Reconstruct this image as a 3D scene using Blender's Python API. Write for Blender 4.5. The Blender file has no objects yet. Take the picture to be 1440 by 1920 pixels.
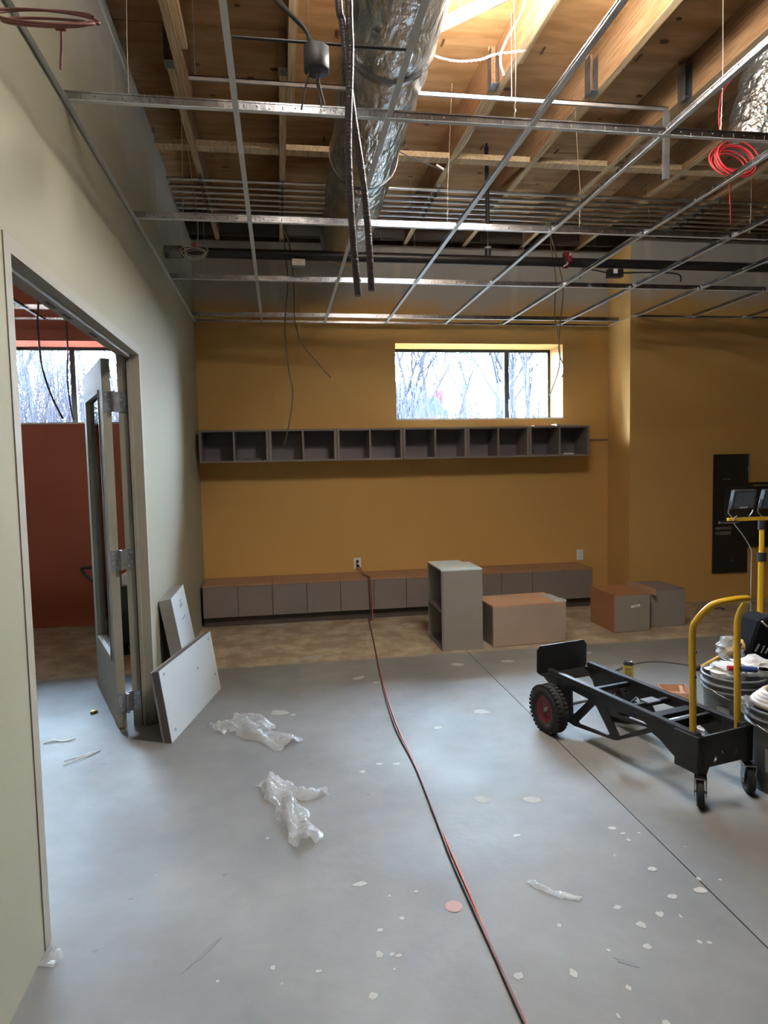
import bpy, bmesh, math, random
from mathutils import Vector, Matrix
from math import sin, cos, pi, radians
random.seed(7)
S = bpy.context.scene
COL = S.collection
# ---------------------------------------------------------------- camera
YAW, PITCH, ROLL, FPX, CH = 0.15344146, -0.07112764, -0.02096669, 1247.3, 1.488
_f = Vector((sin(YAW)*cos(PITCH), cos(YAW)*cos(PITCH), sin(PITCH)))
_r = Vector((cos(YAW), -sin(YAW), 0)); _u = _r.cross(_f)
R1 = _r*cos(ROLL) + _u*sin(ROLL); U1 = -_r*sin(ROLL) + _u*cos(ROLL)
cam = bpy.data.objects.new('camera', bpy.data.cameras.new('camera')); COL.objects.link(cam)
cam.matrix_world = Matrix(((R1.x, U1.x, -_f.x, 0), (R1.y, U1.y, -_f.y, 0), (R1.z, U1.z, -_f.z, CH), (0, 0, 0, 1)))
cam.data.sensor_fit = 'VERTICAL'; cam.data.sensor_height = 36.0; cam.data.lens = FPX/1920*36
cam.data.clip_end = 500; cam.data.clip_start = 0.05
S.camera = cam
# ---------------------------------------------------------------- exposure, sky, lamps power
S.view_settings.view_transform = 'Standard'; S.view_settings.look = 'None'
S.view_settings.exposure = 1.5; S.view_settings.gamma = 1.0; S.view_settings.use_curve_mapping = False
S.render.use_compositing = False
SKY = 100.0
LAMP = 320.0; LAMP2 = 34.0
w = bpy.data.worlds.new('sky'); S.world = w; w.use_nodes = True
bg = w.node_tree.nodes['Background']; bg.inputs[1].default_value = SKY
_n = w.node_tree.nodes; _l = w.node_tree.links          # overcast sky: brighter towards the zenith
_tc = _n.new('ShaderNodeTexCoord'); _sx = _n.new('ShaderNodeSeparateXYZ'); _l.new(_tc.outputs['Generated'], _sx.inputs[0])
_cr = _n.new('ShaderNodeValToRGB'); _l.new(_sx.outputs[2], _cr.inputs[0]); _e = _cr.color_ramp.elements
_e[0].position = 0.0; _e[0].color = (.33, .39, .45, 1); _e[1].position = .9; _e[1].color = (.60, .80, 1.0, 1)
_m = _e.new(.35); _m.color = (.40, .50, .60, 1)
_l.new(_cr.outputs[0], bg.inputs[0])

def at(x, y, X=None, Y=None, Z=None):
    """a measured sight line met with a wall, floor or ceiling plane"""
    d = R1*((x-720)/FPX) + U1*(-(y-960)/FPX) + _f
    t = X/d.x if X is not None else (Y/d.y if Y is not None else (Z-CH)/d.z)
    return Vector((d.x*t, d.y*t, d.z*t+CH))
# ---------------------------------------------------------------- materials
def mat(name, col, rough=0.6, metal=0.0, noise=0.0, nscale=8.0, col2=None, bump=0.0, bscale=40.0, stretch=(1,1,1), spec=0.5, emit=None, alpha=1.0, coat=0.0, dist=0.01):
    m = bpy.data.materials.new(name); m.use_nodes = True
    n = m.node_tree.nodes; L = m.node_tree.links; b = n['Principled BSDF']
    b.inputs['Base Color'].default_value = (*col, 1); b.inputs['Roughness'].default_value = rough
    b.inputs['Metallic'].default_value = metal; b.inputs['Specular IOR Level'].default_value = spec
    b.inputs['Alpha'].default_value = alpha; b.inputs['Coat Weight'].default_value = coat
    if emit: b.inputs['Emission Color'].default_value = (*emit[0], 1); b.inputs['Emission Strength'].default_value = emit[1]
    if noise or bump or col2:
        tc = n.new('ShaderNodeTexCoord'); mp = n.new('ShaderNodeMapping'); mp.inputs['Scale'].default_value = stretch
        L.new(tc.outputs['Object'], mp.inputs[0])
    if noise or col2:
        t = n.new('ShaderNodeTexNoise'); t.inputs['Scale'].default_value = nscale; t.inputs['Detail'].default_value = 4
        L.new(mp.outputs[0], t.inputs[0])
        r = n.new('ShaderNodeValToRGB'); L.new(t.outputs[0], r.inputs[0])
        c2 = col2 or tuple(c*(1-noise) for c in col)
        r.color_ramp.elements[0].position = 0.38; r.color_ramp.elements[1].position = 0.62
        r.color_ramp.elements[0].color = (*c2, 1); r.color_ramp.elements[1].color = (*col, 1)
        L.new(r.outputs[0], b.inputs['Base Color'])
    if bump:
        t2 = n.new('ShaderNodeTexNoise'); t2.inputs['Scale'].default_value = bscale; t2.inputs['Detail'].default_value = 3
        L.new(mp.outputs[0], t2.inputs[0]); bp = n.new('ShaderNodeBump'); bp.inputs['Strength'].default_value = bump; bp.inputs['Distance'].default_value = dist
        L.new(t2.outputs[0], bp.inputs['Height']); L.new(bp.outputs[0], b.inputs['Normal'])
    return m
def glassmat(name, tint=(0.95,0.98,1.0)):
    m = bpy.data.materials.new(name); m.use_nodes = True; n = m.node_tree.nodes; L = m.node_tree.links
    for x in list(n):
        if x.type == 'BSDF_PRINCIPLED': n.remove(x)
    tr = n.new('ShaderNodeBsdfTransparent'); tr.inputs[0].default_value = (*tint, 1)
    gl = n.new('ShaderNodeBsdfGlossy'); gl.inputs['Roughness'].default_value = 0.03
    fr = n.new('ShaderNodeFresnel'); fr.inputs[0].default_value = 1.12; mx = n.new('ShaderNodeMixShader')
    L.new(fr.outputs[0], mx.inputs[0]); L.new(tr.outputs[0], mx.inputs[1]); L.new(gl.outputs[0], mx.inputs[2])
    L.new(mx.outputs[0], n['Material Output'].inputs[0]); return m
def filmmat(name, col, alpha):
    m = mat(name, col, 0.13, bump=0.8, bscale=45, dist=0.012); b = m.node_tree.nodes['Principled BSDF']
    b.inputs['Alpha'].default_value = alpha; b.inputs['Specular IOR Level'].default_value = 0.9; return m
def floormat():
    m = bpy.data.materials.new('concrete_floor'); m.use_nodes = True; n = m.node_tree.nodes; L = m.node_tree.links; b = n['Principled BSDF']
    tc = n.new('ShaderNodeTexCoord')
    def noise(s, d=4, r=.55):
        t = n.new('ShaderNodeTexNoise'); t.inputs['Scale'].default_value = s; t.inputs['Detail'].default_value = d; t.inputs['Roughness'].default_value = r
        L.new(tc.outputs['Object'], t.inputs[0]); return t
    def ramp(src, p0, p1, c0, c1):
        r = n.new('ShaderNodeValToRGB'); r.color_ramp.elements[0].position = p0; r.color_ramp.elements[1].position = p1
        r.color_ramp.elements[0].color = (*c0, 1); r.color_ramp.elements[1].color = (*c1, 1); L.new(src, r.inputs[0]); return r
    def mixc(f, a, c, mode='MIX'):
        x = n.new('ShaderNodeMix'); x.data_type = 'RGBA'; x.blend_type = mode
        if isinstance(f, float): x.inputs[0].default_value = f
        else: L.new(f, x.inputs[0])
        L.new(a, x.inputs[6])
        if isinstance(c, tuple): x.inputs[7].default_value = (*c, 1)
        else: L.new(c, x.inputs[7])
        return x.outputs[2]
    base = ramp(noise(0.8, 5).outputs[0], .35, .65, (.175,.173,.168), (.222,.222,.220))
    c = mixc(0.85, base.outputs[0], ramp(noise(1.7, 7, .62).outputs[0], .32, .68, (.70,.70,.69), (1.05,1.05,1.04)).outputs[0], 'MULTIPLY')
    # fine white compound specks
    sp = ramp(noise(17, 3, .5).outputs[0], .745, .80, (0,0,0), (.7,.7,.7)); c = mixc(sp.outputs[0], c, (.40,.40,.38))
    # far-wall shade past the window light painted brown, over dusty scuffed concrete
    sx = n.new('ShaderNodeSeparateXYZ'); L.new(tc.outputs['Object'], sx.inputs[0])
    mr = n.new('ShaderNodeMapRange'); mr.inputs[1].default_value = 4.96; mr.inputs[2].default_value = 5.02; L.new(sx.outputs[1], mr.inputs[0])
    shade_scuff = ramp(noise(4.5, 6, .7).outputs[0], .42, .63, (.27,.20,.13), (.46,.37,.26))
    c2 = mixc(0.9, c, shade_scuff.outputs[0])
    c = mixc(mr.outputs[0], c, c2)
    L.new(c, b.inputs['Base Color'])
    rr = ramp(noise(2.0, 4).outputs[0], .3, .7, (.52,.52,.52), (.68,.68,.68)); L.new(rr.outputs[0], b.inputs['Roughness']); b.inputs['Specular IOR Level'].default_value = .3
    bp = n.new('ShaderNodeBump'); bp.inputs['Strength'].default_value = .12; bp.inputs['Distance'].default_value = .01
    L.new(noise(25, 4).outputs[0], bp.inputs['Height']); L.new(bp.outputs[0], b.inputs['Normal'])
    return m
def wallmat(name, paint, raw, zlo, zhi, mud=(.5,.47,.4), axis=0, rough=.7):
    """paint below, bare grey gypsum with pale taped joints above the ceiling line"""
    m = bpy.data.materials.new(name); m.use_nodes = True; n = m.node_tree.nodes; L = m.node_tree.links; b = n['Principled BSDF']
    tc = n.new('ShaderNodeTexCoord'); sx = n.new('ShaderNodeSeparateXYZ'); L.new(tc.outputs['Object'], sx.inputs[0])
    t = n.new('ShaderNodeTexNoise'); t.inputs['Scale'].default_value = 1.6; L.new(tc.outputs['Object'], t.inputs[0])
    ad = n.new('ShaderNodeMath'); ad.operation = 'MULTIPLY_ADD'; ad.inputs[1].default_value = .35; L.new(t.outputs[0], ad.inputs[0]); L.new(sx.outputs[2], ad.inputs[2])
    mr = n.new('ShaderNodeMapRange'); mr.inputs[1].default_value = zlo+.17; mr.inputs[2].default_value = zhi+.17; L.new(ad.outputs[0], mr.inputs[0])
    # joint compound: vertical bands each 1.22 m
    w1 = n.new('ShaderNodeMath'); w1.operation = 'PINGPONG'; w1.inputs[1].default_value = .61; L.new(sx.outputs[axis], w1.inputs[0])
    mj = n.new('ShaderNodeMapRange'); mj.inputs[1].default_value = .05; mj.inputs[2].default_value = .02; L.new(w1.outputs[0], mj.inputs[0])
    mx = n.new('ShaderNodeMix'); mx.data_type = 'RGBA'; L.new(mj.outputs[0], mx.inputs[0]); mx.inputs[6].default_value = (*raw, 1); mx.inputs[7].default_value = (*mud, 1)
    m2 = n.new('ShaderNodeMix'); m2.data_type = 'RGBA'; L.new(mr.outputs[0], m2.inputs[0]); m2.inputs[6].default_value = (*paint, 1); L.new(mx.outputs[2], m2.inputs[7])
    L.new(m2.outputs[2], b.inputs['Base Color']); b.inputs['Roughness'].default_value = rough; b.inputs['Specular IOR Level'].default_value = .3
    t3 = n.new('ShaderNodeTexNoise'); t3.inputs['Scale'].default_value = 90; L.new(tc.outputs['Object'], t3.inputs[0])
    bp = n.new('ShaderNodeBump'); bp.inputs['Strength'].default_value = .05; bp.inputs['Distance'].default_value = .01; L.new(t3.outputs[0], bp.inputs['Height']); L.new(bp.outputs[0], b.inputs['Normal'])
    return m
def woodmat(name, c1, c2, stretch, scale=6, rough=.75):
    return mat(name, c1, rough, noise=.3, nscale=scale, col2=c2, stretch=stretch, spec=.2)
M = dict(
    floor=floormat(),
    yellow=wallmat('yellow_paint', (.56,.33,.105), (.44,.41,.37), 3.0, 3.2),
    yellow_y=wallmat('yellow_paint_return', (.56,.33,.105), (.56,.33,.105), 3.4, 3.6),
    cream=wallmat('cream_paint', (.345,.328,.25), (.56,.58,.56), 3.1, 3.5, mud=(.66,.64,.58), axis=1),
    red=mat('brick_red_paint', (.46,.125,.072), .7, noise=.06, nscale=2, spec=.3),
    frame=mat('frame_enamel', (.35,.325,.265), .6, noise=.03, nscale=3),
    frame2=mat('door_enamel', (.34,.325,.265), .62, noise=.03, nscale=3, spec=.2),
    white=mat('white_paint', (.75,.76,.74), .5),
    black=mat('black_metal', (.012,.012,.013), .42, spec=.5, noise=.2, nscale=20),
    blackp=mat('black_plastic', (.018,.018,.02), .55),
    rubber=mat('rubber', (.022,.021,.020), .8, noise=.3, nscale=30, bump=.2),
    bronze=mat('dark_bronze', (.03,.025,.022), .45, metal=.6),
    steel=mat('galvanized_steel', (.36,.36,.38), .27, metal=1, noise=.35, nscale=14, bump=.12, bscale=60),
    steeld=mat('dull_steel', (.35,.36,.38), .42, metal=.9, noise=.3, nscale=10),
    hinge=mat('satin_hinge', (.42,.45,.50), .35, metal=.8, noise=.2, nscale=40),
    flange=mat('white_flange', (.62,.64,.65), .35),
    emt=mat('conduit_steel', (.62,.62,.62), .3, metal=1, noise=.15, nscale=6),
    foil=mat('foil_jacket', (.62,.61,.58), .26, metal=.92, noise=.15, nscale=7, bump=.75, bscale=9, stretch=(3,1.0,3), dist=.03),
    foil2=mat('foil_jacket_crumpled', (.52,.54,.55), .26, metal=.92, bump=.9, bscale=14, stretch=(2,2,1.6), dist=.03),
    joist=woodmat('pine_joist', (.33,.19,.095), (.23,.12,.055), (14,.7,14)),
    joistb=woodmat('pine_edge', (.56,.42,.26), (.42,.29,.16), (14,.7,14)),
    ply=woodmat('plywood', (.385,.212,.092), (.27,.138,.052), (1.2,5,5), 3),
    ply2=woodmat('plywood_knotty', (.42,.24,.11), (.30,.158,.063), (1.0,4,4), 2.4),
    knot=mat('wood_knot', (.12,.05,.02), .8),
    plye=mat('board_edge', (.55,.40,.24), .7),
    lam=mat('taupe_laminate', (.205,.17,.155), .42, noise=.05, nscale=3),
    lamd=mat('taupe_laminate_dark', (.20,.165,.175), .45, noise=.05, nscale=3),
    lamg=mat('grey_laminate', (.25,.225,.20), .42, noise=.04, nscale=3),
    kick=mat('toe_kick', (.075,.055,.045), .6),
    pboard=mat('bare_particleboard', (.36,.20,.11), .75, noise=.15, nscale=60),
    pbox=mat('cabinet_brown_side', (.34,.155,.07), .6, noise=.1, nscale=4),
    pbox2=mat('cabinet_brown_face', (.36,.27,.215), .55, noise=.07, nscale=3),
    wboard=mat('white_melamine', (.56,.62,.64), .4, noise=.03, nscale=4),
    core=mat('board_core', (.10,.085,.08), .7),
    coreg=mat('wrapped_edge', (.30,.29,.28), .3, noise=.2, nscale=12),
    sticker=mat('sticker', (.75,.76,.76), .5), ink=mat('ink', (.05,.05,.06), .6), inkg=mat('grey_ink', (.30,.32,.34), .6),
    yel=mat('yellow_enamel', (.62,.37,.022), .35, noise=.08, nscale=9),
    redp=mat('red_enamel', (.16,.010,.014), .45),
    redw=mat('red_wire', (.45,.03,.035), .45), pinkw=mat('dusty_red_wire', (.20,.07,.065), .5), whitew=mat('white_wire', (.42,.37,.31), .45),
    cable=mat('tan_cable', (.13,.095,.06), .5), grayc=mat('grey_cable', (.13,.13,.13), .5), darkc=mat('dark_armored_cable', (.07,.052,.058), .42, metal=.2, bump=.9, bscale=70, stretch=(.4,.4,3), dist=.004),
    orange=mat('red_orange_cord', (.36,.085,.045), .5), dcord=mat('dark_cord', (.05,.035,.04), .5),
    bucket=mat('grey_bucket', (.135,.145,.155), .45, noise=.06, nscale=5), bucketd=mat('dark_bucket', (.03,.034,.045), .4),
    lid=mat('bucket_rim', (.24,.25,.26), .4), hose=mat('tan_hose', (.45,.40,.32), .6, bump=.3, bscale=30),
    film=filmmat('clear_film', (.64,.67,.70), .38), film2=filmmat('white_film', (.85,.86,.87), .75),
    blue=mat('blue_plastic', (.03,.06,.20), .4), navy=mat('navy_cloth', (.006,.006,.008), .95, spec=.1), kraft=mat('kraft_cardboard', (.50,.30,.19), .8, noise=.06, nscale=5),
    pad=mat('tan_pads', (.50,.33,.12), .8), green=mat('dark_green', (.012,.03,.018), .5),
    gold=mat('gold_can', (.50,.36,.05), .35, metal=.5), spot=mat('joint_compound', (.34,.333,.31), .85), ospot=mat('orange_mark', (.36,.20,.165), .7),
    led=mat('lit_diffuser', (1,1,1), .5, emit=((1.0,.97,.90), LAMP)),
    led2=mat('lit_diffuser_dim', (1,1,1), .5, emit=((1.0,.95,.86), LAMP2)),
    glass=glassmat('window_glass'), dglass=glassmat('door_glass', (.82,.86,.84)), lens=mat('lamp_lens', (.09,.10,.12), .25, noise=.2, nscale=60),
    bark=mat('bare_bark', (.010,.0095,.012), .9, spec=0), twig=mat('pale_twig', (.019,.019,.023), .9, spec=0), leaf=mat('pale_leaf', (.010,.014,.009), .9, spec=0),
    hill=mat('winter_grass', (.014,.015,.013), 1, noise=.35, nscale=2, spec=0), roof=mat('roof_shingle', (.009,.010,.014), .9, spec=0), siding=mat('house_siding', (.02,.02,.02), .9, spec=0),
    car=mat('car_paint', (.009,.011,.016), .5, spec=0), tail=mat('red_sign', (.03,.004,.005), .5, spec=0), ext=mat('exterior_stucco', (.3,.29,.27), .9), putty=mat('wall_patch', (.52,.38,.16), .8),
)
# ---------------------------------------------------------------- mesh helpers
class MB:
    def __init__(s): s.v = []; s.f = []; s.mi = []; s.sm = []
    def add(s, vs, fs, mi=0, smooth=False):
        o = len(s.v); s.v += [Vector(p) for p in vs]
        for f in fs: s.f.append([i+o for i in f]); s.mi.append(mi); s.sm.append(smooth)
    def box(s, x0, x1, y0, y1, z0, z1, mi=0):
        vs = [(x,y,z) for x in (x0,x1) for y in (y0,y1) for z in (z0,z1)]
        s.add(vs, [(0,1,3,2),(4,6,7,5),(0,4,5,1),(2,3,7,6),(0,2,6,4),(1,5,7,3)], mi); return s
    def obox(s, c, ax, ay, az, mi=0):
        c = Vector(c); ax, ay, az = Vector(ax), Vector(ay), Vector(az)
        vs = [c+ax*i+ay*j+az*k for i in (-1,1) for j in (-1,1) for k in (-1,1)]
        s.add(vs, [(0,1,3,2),(4,6,7,5),(0,4,5,1),(2,3,7,6),(0,2,6,4),(1,5,7,3)], mi); return s
    def bar(s, a, b, w, h, mi=0, up=(0,0,1)):
        a, b = Vector(a), Vector(b); d = (b-a); l = d.length; d.normalize(); up = Vector(up)
        sd = d.cross(up)
        if sd.length < 1e-4: sd = d.cross(Vector((1,0,0)))
        sd.normalize(); u = sd.cross(d)
        return s.obox((a+b)/2, d*l/2, sd*w/2, u*h/2, mi)
    def tube(s, pts, r, n=8, mi=0, cap=True, wob=0.0, closed=False):
        pts = [Vector(p) for p in pts]; k = len(pts); rings = []; prev = None
        for i, p in enumerate(pts):
            if closed: d = (pts[(i+1)%k]-pts[i-1])
            else: d = (pts[min(i+1,k-1)]-pts[max(i-1,0)])
            if d.length < 1e-9: d = Vector((0,0,1))
            d.normalize()
            if prev is None:
                a = Vector((0,0,1)) if abs(d.z) < .9 else Vector((1,0,0)); sd = d.cross(a).normalized()
            else:
                sd = prev - d*prev.dot(d); sd.normalize()
            prev = sd; up = d.cross(sd); rr = r[i] if isinstance(r, (list,tuple)) else r
            rings.append([p+(sd*cos(2*pi*j/n)+up*sin(2*pi*j/n))*rr*(1+random.uniform(-wob,wob)) for j in range(n)])
        vs = [v for rg in rings for v in rg]; fs = []
        for i in range(k if closed else k-1):
            for j in range(n):
                i2 = (i+1) % k; fs.append((i*n+j, i*n+(j+1)%n, i2*n+(j+1)%n, i2*n+j))
        s.add(vs, fs, mi, True)
        if cap and not closed:
            s.add(rings[0], [tuple(range(n))[::-1]], mi); s.add(rings[-1], [tuple(range(n))], mi)
        return s
    def lathe(s, prof, n=24, mi=0, M4=None, wob=0.0):
        """prof: list of (radius, height) about local z"""
        vs = []; fs = []
        for (r, z) in prof:
            for j in range(n):
                a = 2*pi*j/n; q = r*(1+random.uniform(-wob,wob)); p = Vector((q*cos(a), q*sin(a), z)); vs.append(M4 @ p if M4 else p)
        for i in range(len(prof)-1):
            for j in range(n): fs.append((i*n+j, i*n+(j+1)%n, (i+1)*n+(j+1)%n, (i+1)*n+j))
        s.add(vs, fs, mi, True); return s
    def prism(s, poly, d, mi=0):
        """poly: 3D points of a flat outline, d: thickness vector"""
        poly = [Vector(p) for p in poly]; d = Vector(d); k = len(poly)
        s.add(poly+[p+d for p in poly], [tuple(range(k))[::-1], tuple(range(k,2*k))]+[(i,(i+1)%k,(i+1)%k+k,i+k) for i in range(k)], mi); return s
    def build(s, name, mats, parent=None, loc=None, bevel=0.0):
        me = bpy.data.meshes.new(name); me.from_pydata([tuple(v) for v in s.v], [], s.f)
        if not isinstance(mats, (list,tuple)): mats = [mats]
        for m in mats: me.materials.append(M[m])
        for p, mi, sm in zip(me.polygons, s.mi, s.sm): p.material_index = mi; p.use_smooth = sm
        bm = bmesh.new(); bm.from_mesh(me); bmesh.ops.recalc_face_normals(bm, faces=bm.faces)
        if bevel: bmesh.ops.bevel(bm, geom=bm.edges[:], offset=bevel, segments=1, affect='EDGES')
        bm.to_mesh(me); bm.free()
        o = bpy.data.objects.new(name, me); COL.objects.link(o)
        if parent: o.parent = parent
        if loc is not None: o.location = loc
        return o
def B(*a, mi=0): return MB().box(*a, mi=mi)
def smooth(pts, k=6):
    pts = [Vector(p) for p in pts]; out = []
    P = [pts[0]]+pts+[pts[-1]]
    for i in range(1, len(P)-2):
        for j in range(k):
            t = j/k; a, b, c, d = P[i-1], P[i], P[i+1], P[i+2]
            out.append(.5*((2*b)+(c-a)*t+(2*a-5*b+4*c-d)*t*t+(3*b-a-3*c+d)*t**3))
    return out+[pts[-1]]
def thing(name, label, cat, loc=(0,0,0), rz=0, group=None):
    o = bpy.data.objects.new(name, None); COL.objects.link(o); o.location = loc; o.rotation_euler = (0,0,rz); o.empty_display_size = .1
    return tag(o, label, cat, group)
def tag(o, label, cat, group=None):
    o['label'] = label; o['category'] = cat
    if group: o['group'] = group
    return o
def struct(o): o['kind'] = 'structure'; return o
def sempty(name):
    o = bpy.data.objects.new(name, None); COL.objects.link(o); return struct(o)
def dup(root, loc=None, rz=None, label=None, group=None):
    r = root.copy(); COL.objects.link(r)
    if loc is not None: r.location = loc
    if rz is not None: r.rotation_euler = (0,0,rz)
    if label: r['label'] = label
    if group: r['group'] = group
    def rec(a, b):
        for ch in list(a.children):
            c = ch.copy(); COL.objects.link(c); c.parent = b; rec(ch, c)
    rec(root, r); return r
def plate(name, outline, holes, th, mt, parent, mtx=None):
    """a flat plate with holes; outline in local xy, thickness along z, mapped by mtx"""
    cu = bpy.data.curves.new(name, 'CURVE'); cu.dimensions = '2D'; cu.fill_mode = 'BOTH'; cu.extrude = th/2
    for pl in [outline]+holes:
        sp = cu.splines.new('POLY'); sp.points.add(len(pl)-1)
        for q, p in zip(sp.points, pl): q.co = (p[0], p[1], 0, 1)
        sp.use_cyclic_u = True
    t = bpy.data.objects.new(name, cu); COL.objects.link(t)
    dg = bpy.context.evaluated_depsgraph_get(); me = bpy.data.meshes.new_from_object(t.evaluated_get(dg))
    bpy.data.objects.remove(t); bpy.data.curves.remove(cu)
    me.transform(mtx if mtx else Matrix()); me.materials.clear(); me.materials.append(M[mt]); me.name = name
    o = bpy.data.objects.new(name, me); COL.objects.link(o)
    if parent: o.parent = parent
    return o
def basis(o, x, y, z):
    x, y, z, o = Vector(x), Vector(y), Vector(z), Vector(o)
    return Matrix(((x.x,y.x,z.x,o.x),(x.y,y.y,z.y,o.y),(x.z,y.z,z.z,o.z),(0,0,0,1)))
# ================================================================ SETTING
YB = 6.70; XL = -.77; XLB = -.885; HG = 2.895; ZJ = 3.68; ZD = 3.92; YR = 6.25; XR = 3.48
# floor: two pours with a saw joint at x = 1.417
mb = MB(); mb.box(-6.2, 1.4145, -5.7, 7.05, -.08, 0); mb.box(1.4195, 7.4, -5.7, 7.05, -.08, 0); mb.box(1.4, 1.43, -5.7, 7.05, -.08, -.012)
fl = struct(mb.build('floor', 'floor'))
# plaster spots on the floor, flat irregular splashes
mb = MB()
def splash(mb, x, y, r, asp=1.0, ang=0, n=11, z=.0012):
    c = at(x, y, Z=0)
    ring = []
    for j in range(n):
        a = 2*pi*j/n; rr = r*random.uniform(.65, 1.2); px, py = rr*cos(a)*asp, rr*sin(a)
        ring.append((c.x+px*cos(ang)-py*sin(ang), c.y+px*sin(ang)+py*cos(ang), z))
    mb.prism(ring, (0,0,-.001))
for (x,y,r,a) in [(700,1868,.016,1),(712,1790,.016,.7),(713,1745,.011,1),(675,1658,.015,1.8),(753,1722,.009,1),(781,1672,.007,1),(597,1822,.008,1.2),(973,1830,.015,1),(968,1567,.012,1.4),(1147,1553,.012,1.5),(1168,1563,.010,1.5),(1178,1575,.010,1),(1198,1562,.008,1),(1223,1630,.012,1.7),(1262,1682,.013,1.4),(1316,1670,.017,1.4),(1310,1648,.010,.8),(1203,1734,.016,1),(1238,1715,.016,.8),(1158,1702,.011,1.3),(1214,1775,.012,1.2),(1276,1718,.010,.5),(1178,1852,.011,.7),(1159,1905,.009,.5),(1140,1782,.007,1),(1075,1825,.016,.7),(1350,1650,.007,1),(1312,1767,.009,1),(1330,1768,.008,1),(1248,1918,.010,1),(1048,1735,.009,1),(680,1447,.018,1),(588,1232,.045,2.2),(612,1217,.030,1.4),(530,1219,.016,1.3),(903,1335,.045,1.3),(860,1246,.035,1.6),(674,1271,.030,1.6),(705,1280,.016,1.4),(523,1336,.035,1.7),(550,1340,.012,1.5),(820,1365,.022,1.3),(744,1433,.018,1.2),(712,1433,.016,1.2),(502,1572,.008,1),(408,1840,.006,1),(512,1815,.012,.6),(730,1680,.006,1),(735,1790,.007,1.3),(748,1792,.008,1.5),(740,1818,.006,.7),(1000,1500,.03,1.5),(905,1500,.035,1.2),(470,1250,.02,1.3),(760,1170,.03,1.6),(590,1165,.05,2.4),(520,1172,.06,1.8),(640,1180,.03,1.8),(1370,1230,.03,1),(1100,1225,.03,2),(950,1240,.03,1.8)]:
    splash(mb, x, y, r, a, random.uniform(-.4,.4))
o = mb.build('plaster_splash', 'spot', fl); o['kind'] = 'stuff'
mb = MB(); c = at(851, 1700, Z=0); mb.prism([(c.x+.029*cos(a*pi/12), c.y+.029*sin(a*pi/12), .0015) for a in range(24)], (0,0,-.001)); o = mb.build('orange_spot', 'ospot', fl); o['label'] = 'round pale orange spot'  # flat round orange spot on the floor
# dark scuffs
mb = MB()
for (x,y,r,a,g) in [(380,1790,.009,9,.9),(1177,1805,.012,3,-.6),(178,1782,.008,1.4,0),(245,1685,.005,2,0),(421,1640,.006,2,.6),(691,1489,.008,1.5,0),(175,1510,.006,1.5,.3),(170,1445,.006,2,0),(195,1432,.008,2,0)]: splash(mb, x, y, r, a, g)
o = mb.build('scuff_mark', 'grayc', fl); o['kind'] = 'stuff'

def wall_with_holes(name, mt, x0, x1, y0, y1, z1, holes, hx):
    """wall along X with rectangular holes [(x0,x1,z0,z1)]"""
    mb = MB(); cur = x0
    for (a, b, c, d) in sorted(holes):
        mb.box(cur, a, y0, y1, 0, z1); mb.box(a, b, y0, y1, 0, c); mb.box(a, b, y0, y1, d, z1); cur = b
    mb.box(cur, x1, y0, y1, 0, z1); return struct(mb.build(name, mt))
WZ0, WZ1 = 1.945, 2.705
wall_with_holes('wall_back', 'yellow', -.85, XR, YB, 7.08, 3.665, [(1.185, 2.967, WZ0, WZ1)], 0)
wall_with_holes('wall_back_left', 'red', -6.2, -.85, YB, 7.08, 3.665, [(-3.265, -1.48, WZ0, WZ1)], 0)
struct(B(-6.2, 7.4, 6.98, 7.08, 3.665, 4.2).build('wall_back_top', 'plye'))
struct(B(XR, 7.2, YR, 7.08, 0, 3.665).build('wall_back_right', 'yellow'))
# bright painted return is part of the same mass: give it a thin corner bead
struct(B(XR-.003, XR, YR, YB, 0, 3.66).build('wall_return', 'yellow_y'))
# left wall with the double door opening
DY0, DY1, DZ = 2.16, 3.97, 2.135
def top(y): return 3.66 if y > 6 else 3.66+(6-y)*.05
mb = MB()
for (a, b, z0) in [(-5.6, DY0-.02, 0), (DY0-.02, DY1+.02, DZ+.02), (DY1+.02, YB, 0)]:
    mb.add([(x, y, z) for x in (XLB, XL) for (y, z) in ((a,z0),(b,z0),(b,top(b)),(a,top(a)))],
           [(0,1,2,3),(4,7,6,5),(0,4,5,1),(1,5,6,2),(2,6,7,3),(3,7,4,0)])
struct(mb.build('wall_left', 'cream'))
struct(B(7.2, 7.4, -5.7, 7.05, 0, 4.2).build('wall_right', 'yellow'))
struct(B(-6.2, -6.0, -5.7, 7.05, 0, 4.2).build('wall_far_left', 'red'))
mb = MB(); mb.box(-6.2, 7.4, -5.7, -5.5, 0, 4.2)
struct(mb.build('wall_rear', 'cream'))
# roof structure
ceil = sempty('ceiling')
struct(B(-6.3, 7.5, -5.8, 7.2, 3.965, 4.02).build('roof_deck', 'ply', ceil))
sheet = None; ys = [5.17+1.2192*k for k in range(-8, 2)]
for k, y in enumerate(ys):
    x = -1.74-(1.2192 if k % 2 else 0)-2.4384
    while x < 7.3:
        if sheet is None:
            sheet = B(.002, 2.4364, .002, 1.2172, 0, .018).build('plywood_sheet', 'ply', ceil); o = sheet; sheet2 = sheet.data.copy(); sheet2.materials[0] = M['ply2']
        else:
            o = sheet.copy(); COL.objects.link(o)
            if random.random() < .5: o.data = sheet2
        o.location = (x, y, ZD+random.uniform(0,.003)); x += 2.4384
mb = MB()
for k in range(90):
    x, y = random.uniform(-.7, 4.5), random.uniform(2.4, 6.2); r = random.uniform(.008,.02)
    mb.prism([(x+r*1.6*cos(a*pi/4), y+r*sin(a*pi/4), ZD-.0015) for a in range(8)], (0,0,.001))
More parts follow.
